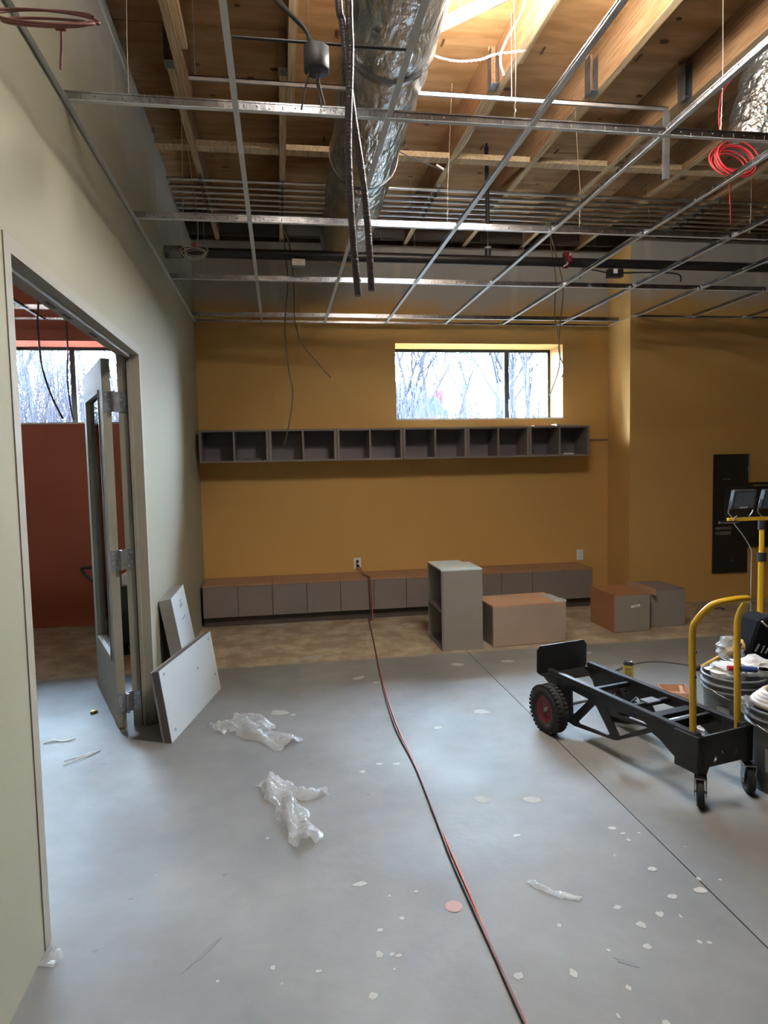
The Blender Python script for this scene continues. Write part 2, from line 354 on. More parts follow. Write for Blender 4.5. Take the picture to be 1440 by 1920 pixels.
for y in ys:     # the little steel clips at the sheet joints
    for k in range(-6, 12):
        x = .4+.6096*k; mb.box(x-.006, x+.006, y-.06, y+.01, ZD-.006, ZD-.001)
o = mb.build('knots_and_clips', 'knot', ceil); o['kind'] = 'stuff'
jx = [-.52+.6080*k for k in range(-9, 13)]
def joist_mesh(y0, y1):
    mb = MB().box(-.022, .022, y0, y1, .002, ZD-ZJ-.001); mb.box(-.022, .022, y0, y1, 0, .002, mi=1); return mb
jb = joist_mesh(3.93, 6.98).build('joist', ['joist','joistb'], ceil); jb.location = (jx[0],0,ZJ)
jf = joist_mesh(-5.5, 4.30).build('joist', ['joist','joistb'], ceil); jf.location = (jx[0]+.046,0,ZJ)
hp = None
for x in jx[1:]:            # the joists lap side by side over a splice at y = 4
    for pr_, dx_ in ((jb, 0), (jf, .046)):
        o = pr_.copy(); COL.objects.link(o); o.location = (x+dx_, 0, ZJ)
        if -1.5 < x < 5.5:
            y = 4.30 if dx_ else 3.90
            if hp is None:
                mb = MB(); mb.box(-.026, -.0235, 0, .075, -.02, .2); mb.box(.0225, .025, 0, .075, -.02, .2); mb.box(-.026, .025, 0, .075, -.004, -.001); hp = mb.build('joist_hanger', 'steeld', o); h = hp
            else: h = hp.copy(); COL.objects.link(h); h.parent = o
            h.location = (0, y-.04, 0)
mb = MB().box(0, .036, 2.0, 3.85, .03, .2); mb.box(0, .036, 2.0, 3.85, .028, .03, mi=1)
sis = None
for x in (jx[9], jx[12], jx[14], jx[15], jx[16], jx[17]):
    if sis is None: sis = mb.build('sister_board', ['joist','joistb'], ceil); o = sis
    else: o = sis.copy(); COL.objects.link(o)
    o.location = (x+.071, random.uniform(-.2,.05), ZJ)
bp_ = None
for a, b in zip(jx[:-1], jx[1:]):
    for y in (4.83, 2.4, 0.0, 6.6):
        if y == 6.6:
            o = B(a+.024, b-.024, 6.60, 6.64, ZJ+.01, ZD-.002).build('end_blocking', 'kick', ceil)
        else:
            o = B(a+(.024 if y > 4 else .07), b-.024, y, y+.089, ZJ+.004, ZJ+.042).build('blocking', 'joistb', ceil)
# windows
def window(n, x0, x1, red=False):
    e = sempty('window_%d' % n); z0, z1 = WZ0, WZ1; y0, y1 = 7.03, 7.075; f = .028
    mx = x0 + (x1-x0)*.718
    mb = MB(); mb.box(x0, x1, y0, y1, z1-.03, z1); mb.box(x0, x1, y0, y1, z0, z0+f*.5); mb.box(x0, x0+f, y0, y1, z0, z1); mb.box(x1-f, x1, y0, y1, z0, z1)
    mb.build('window_frame', 'bronze', e)
    B(mx-.025, mx+.025, y0-.01, y1, z0, z1-.03).build('mullion', 'bronze', e)
    B(x0+f, mx-.025, 7.05, 7.056, z0+f*.5, z1-.03).build('pane', 'glass', e); B(mx+.025, x1-f, 7.05, 7.056, z0+f*.5, z1-.03).build('pane', 'glass', e)
    B(x0, x1, YB-.004, y0, z0-.012, z0+.003).build('sill', 'white', e)
window(1, 1.185, 2.967); window(2, -3.265, -1.48)
# roof overhang outside
struct(B(-6.5, 7.6, 7.09, 7.95, 3.36, 3.55).build('trim_2', 'ext'))
# ---------------------------------------------------------------- door frame and leaf
d1 = sempty('door_1')
def profile_frame():
    P = .004
    mb = MB()   # far jamb: reveal with raised stop, faces on both wall sides
    mb.box(XLB-P, XL+P, DY1-.002, DY1+.05, 0, DZ+.05)
    mb.build('far_jamb', 'frame', d1)
    B(XLB+.052, XL-.045, DY1-.018, DY1, 0, DZ).build('door_stop', 'frame', d1)
    B(XLB+.046, XLB+.052, DY1-.012, DY1, 0, DZ-.02).build('seam_shade', 'blackp', d1)  # black strip standing in for the shadow in the stop seam
    B(XLB-P, XL+P, DY0-.05, DY0, 0, DZ+.05).build('near_jamb', 'frame', d1)
    B(XLB+.052, XL-.045, DY0, DY0+.016, 0, DZ).build('door_stop', 'frame', d1)
    B(XLB-P, XL+P, DY0, DY1-.002, DZ, DZ+.05).build('head', 'frame', d1)
    B(XLB+.052, XL-.045, DY0+.016, DY1-.018, DZ-.016, DZ).build('head_stop', 'frame', d1)
    mb = MB()
    for y in (2.75, 2.95, 3.35): mb.box(XLB+.015, XLB+.035, y, y+.11, DZ-.002, DZ-.0005)
    mb.build('strike_slot', 'core', d1)
profile_frame()
dl = Vector((-.36,.933,0)).normalized(); dn = Vector((-.933,-.36,0)).normalized()
P0 = Vector((-.918, 3.93, .012)); LW, LH, LT = .915, 2.095, .045
leaf = bpy.data.objects.new('door_leaf', None); COL.objects.link(leaf); leaf.parent = d1
def lbox(name, a0, a1, z0, z1, t0=0, t1=LT, mt='frame2'):
    c = P0+dl*((a0+a1)/2)+dn*((t0+t1)/2)+Vector((0,0,(z0+z1)/2))
    return MB().obox(c, dl*(a1-a0)/2, dn*(t1-t0)/2, (0,0,(z1-z0)/2)).build(name, mt, leaf)
lbox('hinge_stile', 0, .14, 0, LH); lbox('lock_stile', LW-.14, LW, 0, LH); lbox('top_rail', .14, LW-.14, LH-.16, LH); lbox('bottom_rail', .14, LW-.14, 0, .36)
for a, b, c, d in [(.14,.158,.36,LH-.16),(LW-.158,LW-.14,.36,LH-.16),(.158,LW-.158,.36,.378),(.158,LW-.158,LH-.178,LH-.16)]:
    lbox('glazing_bead', a, b, c, d, -.006, LT+.006, 'frame')
lbox('glass_pane', .158, LW-.158, .378, LH-.178, .019, .026, 'dglass')
o = lbox('bottom_seal', .0, LW, -.008, .002, .01, LT-.01, 'gold')
for z in (1.87, .98, .155):
    h = MB(); zc = z
    p = P0+Vector((0,0,0)); kx = Vector((-.901, 3.912, zc))
    h.obox(P0+dn*.0225-dl*.0018+Vector((0,0,zc-P0.z)), dn*.0225, dl*.0015, (0,0,.057)); h.box(-.894, XLB+.045, DY1-.0065, DY1-.0035, zc-.057, zc+.057)
    h.bar((-.918,3.925,zc),(-.88,3.962,zc),.003,.114)
    hh = h.build('hinge', 'hinge', leaf)
    kn = MB()
    for i in range(5): kn.tube([(kx.x,kx.y,zc-.057+i*.0232),(kx.x,kx.y,zc-.057+i*.0232+.021)], .008, 10)
    kn.build('knuckle', 'hinge', hh)
    sc = MB()
    for i in range(4): sc.tube([(XLB+.012+.018*(i%2), DY1-.0065, zc-.04+.026*i),(XLB+.012+.018*(i%2), DY1-.009, zc-.04+.026*i)], .0045, 8); q = P0+dn*(.012+.018*(i%2))+Vector((0,0,zc-P0.z-.04+.026*i)); sc.tube([q-dl*.0033, q-dl*.0055], .0045, 8)
    sc.build('screw', 'flange', hh)
# ================================================================ LIGHTS (strip fittings, the red room one added)
def shop_light(a, b, z, label, name='strip_light', side=1, led='led'):
    a, b = Vector((a[0],a[1],z)), Vector((b[0],b[1],z))
    t = thing(name, label, 'light', (0,0,0)); d = (b-a).normalized()
    s_ = Vector((-d.y, d.x, 0)) if side > 0 else Vector((d.y, -d.x, 0))
    # opaque plate added beside the tube to block light towards the right wall
    MB().obox((a+b)/2+s_*.030+Vector((0,0,-.008)), (b-a)/2+d*.02, s_*.004, (0,0,.011)).build('housing', 'white', t)
    MB().bar(a, b, .028, .026).build('diffuser', led, t)
    for p in (a+d*.1, b-d*.1): MB().tube([p+s_*.03+Vector((0,0,.02)), p+s_*.02+Vector((0,0,ZD-.004-p.z))], .0025, 6).build('hanger_chain', 'steel', t)
    return t
shop_light((.81,3.215), (1.62,2.38), 3.56, 'lit strip light hanging under the joists at the top of the picture')
shop_light((.12,1.45), (.16,2.3), 3.50, 'lit strip light above the grid behind the viewpoint', side=-1, led='led2')
shop_light((-3.4,3.2), (-2.4,3.2), 3.50, 'unseen fill strip light added above the grid of the red room', side=-1, led='led2')  # unseen lamp added to brighten the red room
# ================================================================ CEILING GRID
g = thing('ceiling_grid', 'open steel suspended ceiling grid without tiles hanging below the roof joists', 'ceiling grid')
GX0, GS = -.1266, .6096
mains = [YB-.2549-1.2192*j for j in range(0, 9)]
def tee(L, h=.038, bulb=True):
    mb = MB(); mb.box(0, L, -.012, .012, 0, .0012, mi=1); mb.box(0, L, -.0012, .0012, .0012, h)
    if bulb: mb.box(0, L, -.0035, .0035, h-.006, h)
    k = 0; x = .06
    while x < L-.05:                      # rout slots and perforations, raised a hair on both faces
        mb.box(x, x+.004, -.0016, .0016, .010, .026, mi=2)
        mb.box(x+.05, x+.056, -.0016, .0016, .018, .024, mi=2); mb.box(x+.10, x+.103, -.0016, .0016, .010, .018, mi=2); x += .1524
    return mb
for j, y in enumerate(mains):
    x1 = XR-.02 if y > YR else 7.15
    o = tee(x1-XL-.004).build('main_tee', ['steel','flange','core'], g); o.location = (XL+.002, y, HG)
ct = tee(1.2192-.026, .030).build('cross_tee', ['steel','flange','core'], g); ct.rotation_euler = (0,0,pi/2); first = True
def place_ct(x, y0, y1):
    global first
    L = y1-y0
    if first and abs(L-1.1932) < .001: o = ct; first = False
    elif abs(L-1.1932) < .001: o = ct.copy(); COL.objects.link(o)
    else: o = tee(L, .030).build('cross_tee', ['steel','flange','core'], g); o.rotation_euler = (0,0,pi/2)
    o.location = (x, y0, HG+.0005)
for k in range(0, 12):
    x = GX0+GS*k
    for j in range(len(mains)-1):
        if x < 7: place_ct(x, mains[j+1]+.013, mains[j]-.013) if not (j == 0 and x > XR) else place_ct(x, mains[1]+.013, YR-.004)
    if x < XR: place_ct(x, mains[0]+.013, YB-.004)
def angle(a, b, n):   # L-shaped wall angle: flange towards n
    a, b, n = Vector(a), Vector(b), Vector(n); mb = MB(); c = (a+b)/2; d = (b-a)/2
    mb.obox(c+n*.012+Vector((0,0,-.0008)), d, n*.011, (0,0,.0006), mi=1); mb.obox(c+n*.0018+Vector((0,0,.011)), d, n*.0006, (0,0,.011)); return mb
for a, b, n in [((XL,YB,HG),(XR,YB,HG),(0,-1,0)), ((XL,-4,HG),(XL,YB,HG),(1,0,0)), ((XR,YR,HG),(XR,YB,HG),(-1,0,0)), ((XR,YR,HG),(7.2,YR,HG),(0,-1,0))]:
    angle(a, b, n).build('wall_angle', ['steel','flange'], g)
for x in [-.5, 1.05, 1.95, 3.13, 4.35]:
    for j, y in enumerate(mains[:6]):
        if y > YR and x > XR: continue
        xx = x+random.uniform(-.08,.08); pts = [(xx, y, HG+.03), (xx+.004, y-.003, HG+.25), (xx+random.uniform(-.03,.03), y+random.uniform(-.04,.04), ZJ+.04)]
        mb = MB().tube(pts, .0014, 5)
        mb.tube([(xx+.005*cos(a*.9), y+.005*sin(a*.9), HG+.034+a*.005) for a in range(18)], .0012, 4)
        mb.build('hanger_wire', 'whitew', g)
for px in ([(893,594),(895,582),(913,573)], [(1099,594),(1100,586),(1110,562)]):
    MB().tube([at(x,y,Y=mains[0]) for x,y in px], .0016, 5).build('wire_stub', 'whitew', g)
# grid of the neighbouring room
g2 = thing('ceiling_grid', 'grid strips of the neighbouring red room seen through the door opening', 'ceiling grid')
for y in (6.26, 5.04, 3.82, 2.6):
    o = tee(4.9).build('main_tee', ['steel','flange','core'], g2); o.location = (-5.9, y, HG)
for k in range(7):
    x = -1.52-.6096*k
    for a, b in ((6.273, 6.69), (5.053, 6.247), (3.833, 5.027), (2.613, 3.807)):
        o = tee(b-a, .03).build('cross_tee', ['steel','flange','core'], g2); o.rotation_euler = (0,0,pi/2); o.location = (x, a, HG+.0005)
angle((-5.9,YB,HG),(XLB,YB,HG),(0,-1,0)).build('wall_angle', ['steel','flange'], g2)
# ================================================================ ABOVE THE GRID
def duct(name, pts, r, label, mt, straps):
    t = thing(name, label, 'duct'); P = smooth(pts, 10); n = 28; mb = MB(); rad = []
    for i in range(len(P)):
        rad.append(r*(1+.035*sin(i*1.9)+random.uniform(-.02,.02)))
    mb.tube(P, rad, n, wob=.012); mb.build('foil_sleeve', mt, t)
    for s in straps:
        c = P[s]; d = (P[min(s+1,len(P)-1)]-P[s-1]).normalized(); MB().tube([c-d*.012, c+d*.012], r*1.06, n).build('strap', 'steel', t)
    return t
d0 = at(745, 0, Z=3.40); dd = Vector((.615, 5.9, 3.42))
dv = (dd-d0).normalized()
P_ = [d0-dv*2.6, d0-dv*1.4, d0, d0+dv*1.0, d0+dv*2.0, dd]
duct('flexible_duct', P_, .205, 'big silver foil insulated duct running overhead toward the yellow wall', 'foil', [22, 34, 48])
duct('flexible_duct', [(2.88,3.40,3.84),(2.84,3.5,3.6),(2.80,3.6,3.25)], .2, 'crumpled silver foil duct end hanging down in the top right corner', 'foil2', [2])
cy = [5.28, 5.40, 5.51, 5.62, 5.73, 5.84, 5.95]
nm = ['nearest of the seven overhead conduits', 'second nearest of the seven overhead conduits', 'third nearest of the seven overhead conduits', 'middle one of the seven overhead conduits', 'third from the back of the seven overhead conduits', 'second from the back of the seven overhead conduits', 'hindmost of the seven overhead conduits']
for i, y in enumerate(cy):
    t = thing('conduit', 'thin steel pipe under the joists, '+nm[i], 'conduit', group='parallel conduits below the joists')
    MB().tube([(XL+.005, y, 3.64), (7.15, y, 3.64)], .0125, 10).build('tube', 'emt', t)
    for x in (-.52, .088, 1.304, 3.736, 5.56):
        mb = MB(); mb.tube([(x-.012,y,3.64),(x+.012,y,3.64)], .017, 10); mb.box(x-.012,x+.012,y-.012,y+.05,3.655,3.679); mb.build('clamp', 'steeld', t)
# channel bar above the grid
t = thing('channel_bar', 'long thin steel channel bar hung above the grid near the top', 'channel')
mb = MB(); mb.box(-.36, 2.04, 3.30, 3.312, 3.28, 3.30); mb.box(-.36, 2.04, 3.30, 3.33, 3.296, 3.30); mb.build('channel', 'steeld', t)
MB().box(2.02, 2.05, 3.30, 3.32, 2.94, 3.28).build('end_bracket', 'steeld', t)
mb = MB()
for x in (-.33, .2, 1.2): mb.tube([(x,3.31,3.30),(x,3.31,3.7)], .002, 6)
mb.build('hanger_wire', 'steeld', t)
# sprinkler main
PY, PZ = 5.09, 3.05
t = thing('sprinkler_pipe', 'thick black sprinkler pipe running across the room above the grid', 'pipe')
MB().tube([(XL+.12, PY, PZ), (7.15, PY, PZ)], .036, 18).build('pipe', 'black', t)
MB().tube([(XL+.003, PY, PZ), (XL+.125, PY, PZ)], .044, 18).build('wall_sleeve', 'steel', t)
mb = MB(); mb.tube([(1.644,PY,3.27),(1.641,PY,3.90)], .016, 10); mb.tube([(1.641,PY,3.90),(1.641,PY,3.95)], .010, 8); mb.tube([(1.644,PY,PZ+.03),(1.644,PY,3.30)], .005, 8); mb.build('riser_rod', 'black', t)
mb = MB(); mb.tube([(1.644,PY,PZ+.03),(1.644,PY,PZ+.085)], .024, 12); mb.tube([(1.644,PY,PZ+.085),(1.644,PY,PZ+.10)], .027, 12, mi=1); mb.build('coupling', ['black','lid'], t)
mb = MB()
mb.tube([(2.265,PY,PZ),(2.295,PY,PZ)], .047, 12); mb.box(2.262,2.298,PY-.075,PY-.03,PZ-.012,PZ+.03); mb.box(2.262,2.298,PY-.03,PY+.02,PZ+.04,PZ+.07); o = mb.build('pipe_clamp', 'redp', t); o['label'] = 'dark red grooved clamp'
mb = MB(); mb.tube([(2.24,PY-.05,PZ-.045),(2.27,PY-.05,PZ-.03),(2.30,PY-.05,PZ+.06)], .006, 6); mb.build('clamp_bolt', 'flange', t)
mb = MB(); mb.box(2.62,2.74,PY-.055,PY+.0,PZ-.115,PZ-.055); mb.box(2.655,2.69,PY-.057,PY-.05,PZ-.09,PZ-.055,mi=1); mb.build('switch_box', ['black','white'], t)
mb = MB(); mb.tube(smooth([(2.62,PY,PZ-.07),(2.5,PY,PZ-.05),(2.42,PY,PZ-.05),(2.40,PY,PZ-.12)],5), .006, 6); mb.tube(smooth([(2.74,PY,PZ-.07),(3.05,PY,PZ-.06),(3.25,PY,PZ-.07),(3.27,PY,PZ-.13)],5), .006, 6); mb.build('box_lead', 'black', t)
t = thing('junction_box', 'small grey metal junction box just under the black pipe on the left', 'junction box')
mb = MB(); mb.box(.13,.235,PY-.06,PY+.02,PZ-.095,PZ-.04); mb.build('box', 'steeld', t, bevel=.006)
MB().box(.135,.23,PY-.063,PY-.06,PZ-.09,PZ-.045).build('cover', 'steel', t)
# black junction box with bar hanger near the top left
t = thing('junction_box', 'black octagonal junction box hanging near the top left on a thin bar', 'junction box')
bx = at(593, 110, Y=2.46)
mb = MB(); mb.lathe([(.0,-.045),(.044,-.045),(.047,-.04),(.047,.035),(.0,.035)], 8, M4=Matrix.Translation(bx) @ Matrix.Rotation(pi/8,4,'Z')); mb.build('box', 'blackp', t)
MB().tube([(GX0+.01, 2.46, 2.975), (GX0+GS+.02, 2.46, 2.975)], .0055, 8).build('bar_hanger', 'black', t)
mb = MB()
for k in (0, 1):
    mb.tube(smooth([bx+Vector((-.02+.02*k,0,.03)), at(575-6*k,60-10*k,Y=2.46), at(540,22,Y=2.5), at(512-8*k,-20,Y=2.6), Vector((-.15,2.9,ZJ+.05))], 6), .0075, 8)
mb.build('feed_cable', 'blackp', t)
mb = MB()
for (x, y, z) in ((565, 205, 0), (602, 200, 0), (608, 195, 0)): mb.tube(smooth([bx+Vector(((x-590)*.0008,0,-.04)), at((x+592)/2-3, 150, Y=2.47), at(x, y, Y=2.6)], 5), .004, 6)
mb.build('lead', 'grayc', t)
mb = MB().tube([(GX0+GS+.02,2.46,2.975),(GX0+GS+.03,2.44,2.95),(GX0+GS+.015,2.45,2.91)], .004, 6); mb.build('bar_tie', 'black', t)
# two near armored cables
def cable(name, pts, r, mt, label, n=8, cat='cable', group=None, k=7):
    return tag(MB().tube(smooth(pts, k), r, n).build(name, mt), label, cat, group)
cable('armored_cable', [(.21,2.05,3.7)]+[at(x,y,Y=2.0) for x,y in [(633,-40),(643,50),(660,200),(680,333),(690,430),(697,545)]], .0105, 'darkc', 'dark ribbed cable hanging in front, the one ending further right')
cable('armored_cable', [(.26,1.95,3.7)]+[at(x,y,Y=1.93) for x,y in [(654,-40),(657,100),(653,266),(660,420),(672,555)]], .0105, 'darkc', 'dark ribbed cable hanging in front, with its lower end further left')
# thin cables hanging in front of the yellow wall
def hang_cable(px, Y, mt, label, r=.0055):
    p0 = at(*px[0], Y=Y); return cable('hanging_cable', [(.096 if p0.x < 1 else 2.51, Y, ZJ+.01)]+[at(x,y,Y=Y) for x,y in px], r, mt, label)
hang_cable([(535,470),(540,530),(534,610),(541,690),(549,735),(543,790),(533,835)], 6.15, 'cable', 'thin tan cable hanging left, its end in front of the cubbies')
hang_cable([(545,470),(551,540),(553,600),(567,645),(595,680),(620,708)], 6.2, 'cable', 'thin tan cable curving right, ending mid wall left of the window')
hang_cable([(560,520),(562,600),(564,680),(569,762)], 6.35, 'pad', 'short thin straight wire between two curved cables on the yellow wall', .0035)
hang_cable([(1033,460),(1042,520),(1040,590),(1048,640),(1048,690),(1030,742)], 5.9, 'cable', 'thin dark cable whose end crosses the right edge of the window glass')
hang_cable([(1043,480),(1056,540),(1050,610),(1048,660),(1058,690),(1053,708)], 6.0, 'cable', 'thin cable curling in front of the bright right window reveal')
# white chain from duct toward the right
t = thing('chain', 'pale plastic chain looping from the duct to the joist at the top', 'chain')
cp = smooth([at(798,98,Y=3.1), at(830,110,Y=3.1), at(862,115,Y=3.1), at(900,112,Y=3.1), at(930,102,Y=3.1), at(985,95,Y=3.1)], 9)
mb = MB()
for i in range(0, len(cp)-1):
    c = cp[i]; d = (cp[i+1]-cp[i]).normalized(); s_ = Vector((0,0,1)) if i % 2 else Vector((0,1,0)); up = (s_-d*s_.dot(d)).normalized()
    mb.tube([c+d*.010*cos(a*pi/4)+up*.005*sin(a*pi/4) for a in range(8)], .0016, 5, closed=True)
mb.build('links', 'whitew', t)
cable('loop_cable', [Vector((1.15,3.05,ZJ+.1)), at(985,-10,Y=3.1), at(975,30,Y=3.1), at(950,75,Y=3.1), at(938,110,Y=3.1), at(945,142,Y=3.1)], .005, 'whitew', 'thin white cable end dangling by the pale chain at top')
cable('looped_wire', [at(742,280,Y=4.6), at(770,295,Y=4.6), at(812,312,Y=4.7), at(832,316,Y=4.7), at(860,290,Y=4.5), at(890,240,Y=4.4)], .0045, 'grayc', 'grey wire sagging under the joists right of the foil duct')
tag(MB().tube([at(818,309,Y=4.68), at(832,318,Y=4.68)], .008, 8).build('wire_connector', 'white'), 'small white connector on the sagging grey wire', 'connector')
# coils
def coil(name, c, rx, rz, turns, r, mt, label, tilt=0, spread=.02, tail=None, seed=1, cat='wire coil', tiemat=None):
    rnd = random.Random(seed); t = thing(name, label, cat); pts = []
    for i in range(int(turns*20)):
        a = 2*pi*i/20; k = i//20; q = random.Random(seed*99+k); f = 1+q.uniform(-.2,.2)
        pts.append(Vector(c)+Vector((rx*f*cos(a)+q.uniform(-.1,.1)*rx, spread*sin(a*.37+k)+tilt*sin(a), rz*f*sin(a)+q.uniform(-.35,.35)*rz)))
    MB().tube(smooth(pts, 2), r, 6).build('coil', mt, t)
    if tail: MB().tube(smooth(tail, 6), r, 6).build('tail', mt, t)
    if tiemat: MB().tube([Vector(c)+Vector((0,0,rz*.75)), Vector(c)+Vector((0,0,rz*1.25))], .012, 8).build('tie', tiemat, t)
    return t
wc = at(365, 472, Y=4.6)
coil('wire_coil', wc, .072, .045, 6, .0026, 'whitew', 'small coil of white wire hanging at the upper left of the yellow wall', .035, .02, [at(368,462,Y=4.6), at(371,440,Y=4.6), at(369,400,Y=4.6), at(362,350,Y=4.7), Vector((-.55,4.75,ZJ+.03))], 3, tiemat='redw')
rc = at(1375, 299, Y=3.3)
coil('wire_coil', rc, .105, .082, 9, .0045, 'redw', 'bright red wire coil hanging at right under the foil duct end', .03, .03, [rc+Vector((-.02,0,.085)), at(1349,240,Y=3.3), at(1352,180,Y=3.35), at(1372,150,Y=3.4)], 5)
tag(MB().tube(smooth([rc+Vector((.0,0,-.08)), at(1368,340,Y=3.35), at(1370,420,Y=3.4)], 5), .003, 6).build('hanging_wire', 'redw'), 'thin red wire dropping below the bright red coil', 'wire')
pc = at(82, 30, Y=2.0)
coil('wire_coil', pc, .122, .044, 3, .0038, 'pinkw', 'blurred dusty red wire coil in front of the wall at top left', .05, .02, [at(112,45,Y=2.0), at(116,70,Y=2.0), at(114,130,Y=2.0)], 8)
tag(MB().tube([at(104,50,Y=1.98), at(122,52,Y=1.98)], .009, 8).build('wire_nut', 'redp'), 'dark red wire nut on the coil at top left', 'wire nut')
# ================================================================ CABINETS
def cubby(parent, W=.637, H=.305, Dp=.325, mt='lam', off=0):
    T = .018
    B(0, T*1.3, -Dp, 0, 0, H).build('side_panel', mt, parent); B(W-T*1.3, W, -Dp, 0, 0, H).build('side_panel', mt, parent)
    B(T*1.3, W-T*1.3, -Dp, 0, 0, T).build('bottom_panel', mt, parent); B(T*1.3, W-T*1.3, -Dp, 0, H-T, H).build('top_panel', mt, parent)
    B(W/2-T/2, W/2+T/2, -Dp+.001, -.012, T, H-T).build('divider', mt, parent)
    B(T*1.3, W-T*1.3, -.012, -.004, T, H-T).build('back_panel', 'lamd', parent)
ordn = ['leftmost', 'second from left', 'third from left', 'third from right', 'second from right', 'rightmost']
c0 = thing('cubby_cabinet', 'x', 'cabinet', (-.735, YB, 1.535), 0, 'wall cubbies below the window'); cubby(c0)
for i in range(6):
    o = c0 if i == 0 else dup(c0, (-.735+.6415*i, YB, 1.535-.0*i))
    o['label'] = 'open two-hole taupe cubby on the yellow wall, %s of the row of six' % ordn[i]
b0 = thing('base_cabinet', 'x', 'cabinet', (-.745, YB, 0), 0, 'low cabinets along the yellow wall')
W = .639; Dp = .42
B(0, W, -Dp+.055, -.003, .0, .095).build('toe_kick', 'kick', b0)
B(0, W, -Dp+.02, -.003, .095, .385).build('carcass', 'lam', b0); B(0, W-.001, -Dp-.004, -.003, .385, .403).build('top_panel', 'pboard', b0)
for k in (0, 1): B(.002+k*W/2, W/2-.0015+k*W/2-.001, -Dp-.002, -Dp+.018, .098, .383).build('door', 'lam', b0)
for i in range(6):
    if i == 5:
        o = thing('base_cabinet', 'x', 'cabinet', (-.745+.6405*i, YB, 0), 0, 'low cabinets along the yellow wall')
        B(0, W, -Dp+.055, -.003, 0, .095).build('toe_kick', 'kick', o); B(0, W, -Dp+.02, -.003, .095, .385).build('carcass', 'lam', o)
        B(0, W, -Dp-.004, -.003, .385, .403).build('top_panel', 'pboard', o); B(.002, W-.002, -Dp-.002, -Dp+.018, .098, .383).build('front_panel', 'lam', o)
    else: o = b0 if i == 0 else dup(b0, (-.745+.6405*i, YB, 0))
    o['label'] = 'low taupe floor cabinet against the yellow wall, %s of the row of six' % ordn[i]
tag(B(3.14, 3.465, YB-.016, YB-.001, 1.70, 1.712).build('wall_strip', 'lam'), 'thin strip on the yellow wall right of the cubbies', 'strip')
# boards and scraps on / in the cubbies
tag(B(2.55, 2.80, 6.44, 6.54, 1.8405, 1.852).build('wood_strip', 'pboard'), 'short tan wood strip lying on top of the cubbies', 'wood strip')
mb = MB(); mb.obox((2.89, 6.47, 1.8505), (.13,.02,.0), (-.008,.05,0), (0,0,.0095)); tag(mb.build('board_offcut', 'plye'), 'pale board offcut lying on the cubbies near their right end', 'board')
tag(B(2.86, 2.96, 6.42, 6.46, 1.5535, 1.566).build('paper_scrap', 'white'), 'small white scrap inside the last cubby on the right', 'scrap')
tag(B(-.33, -.17, 6.40, 6.47, 1.5535, 1.573).build('dark_tool', 'core'), 'small dark strip lying in the second cubby from left', 'tool')
# wall patches
def patch(x, y, w_, h_):
    c = at(x, y, Y=YB-.0015); tag(B(c.x-w_/2, c.x+w_/2, YB-.0025, YB-.0006, c.z-h_/2, c.z+h_/2).build('tape_patch', 'putty'), 'pale tape patch on the yellow wall %s the left cubbies' % ('below' if y > 800 else 'above'), 'tape')
patch(490, 876, .025, .075); patch(536, 795, .03, .09)
# tower unit standing on end, open to the left
t = thing('shelf_tower', 'tall grey two-compartment unit standing on end with a white top', 'cabinet', (1.226, 5.055, 0))
W, Dp, H = .335, .49, .652; T = .018
B(T, W, 0, T, 0, H-.012).build('side_panel', 'lamg', t); B(0, W, Dp-T, Dp, 0, H-.012).build('side_panel', 'lamg', t); B(W-.012, W, T, Dp-T, 0, H-.012).build('back_panel', 'lamg', t)
for z in (0, .305): B(0, W-.012, T, Dp-T, z, z+T).build('shelf', 'lamd', t)
B(0, T, 0, T, 0, H-.012).build('front_edge', 'lamd', t)
B(0, W-.06, 0, Dp, H-.012, H).build('top_panel', 'wboard', t); B(W-.06, W, 0, Dp-.12, H-.012, H).build('top_strip', 'wboard', t)
# low brown unit
a = at(925,1214,Z=0); b = at(1061,1203,Z=0); dx = (b-a).normalized(); dy = Vector((-dx.y,dx.x,0)); ang = math.atan2(dx.y, dx.x)
t = thing('low_cabinet_unit', 'wide brown cabinet unit lying on the floor with a bare board top', 'cabinet', a, ang)
L_ = (b-a).length
B(0, L_, 0, .018, .004, .322).build('front_panel', 'pbox2', t); B(0, .018, .018, .415, .004, .322).build('side_panel', 'lam', t); B(L_-.018, L_, .018, .40, .004, .31).build('side_panel', 'lam', t)
B(.018, L_-.018, .39, .408, .004, .31).build('back_panel', 'lam', t); B(0, L_, 0, .415, .322, .336).build('top_panel', 'kraft', t)
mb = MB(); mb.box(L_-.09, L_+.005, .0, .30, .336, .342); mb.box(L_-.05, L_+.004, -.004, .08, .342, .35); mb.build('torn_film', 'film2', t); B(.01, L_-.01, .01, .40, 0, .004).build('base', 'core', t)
# small boxes at right
t = thing('box_unit', 'small box cabinet with orange-brown side and white sticker on its grey front', 'box', (2.795, 5.272, 0))
B(.012, .333, 0, .015, .004, .318).build('front_panel', 'lamg', t); B(0, .012, 0, .43, .004, .318).build('left_panel', 'pbox', t); B(.32, .333, .015, .43, .004, .318).build('right_panel', 'lamg', t); B(.012,.32,.418,.43,.004,.318).build('back_panel', 'lamg', t)
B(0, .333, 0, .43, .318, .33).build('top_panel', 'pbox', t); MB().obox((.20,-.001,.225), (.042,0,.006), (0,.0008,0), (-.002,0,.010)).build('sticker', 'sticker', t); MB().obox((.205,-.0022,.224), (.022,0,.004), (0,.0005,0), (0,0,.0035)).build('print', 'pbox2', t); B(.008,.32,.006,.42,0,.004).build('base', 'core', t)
t = thing('box_unit', 'plain dark grey box cabinet standing right of the orange-brown one', 'box', (3.20, 5.375, 0))
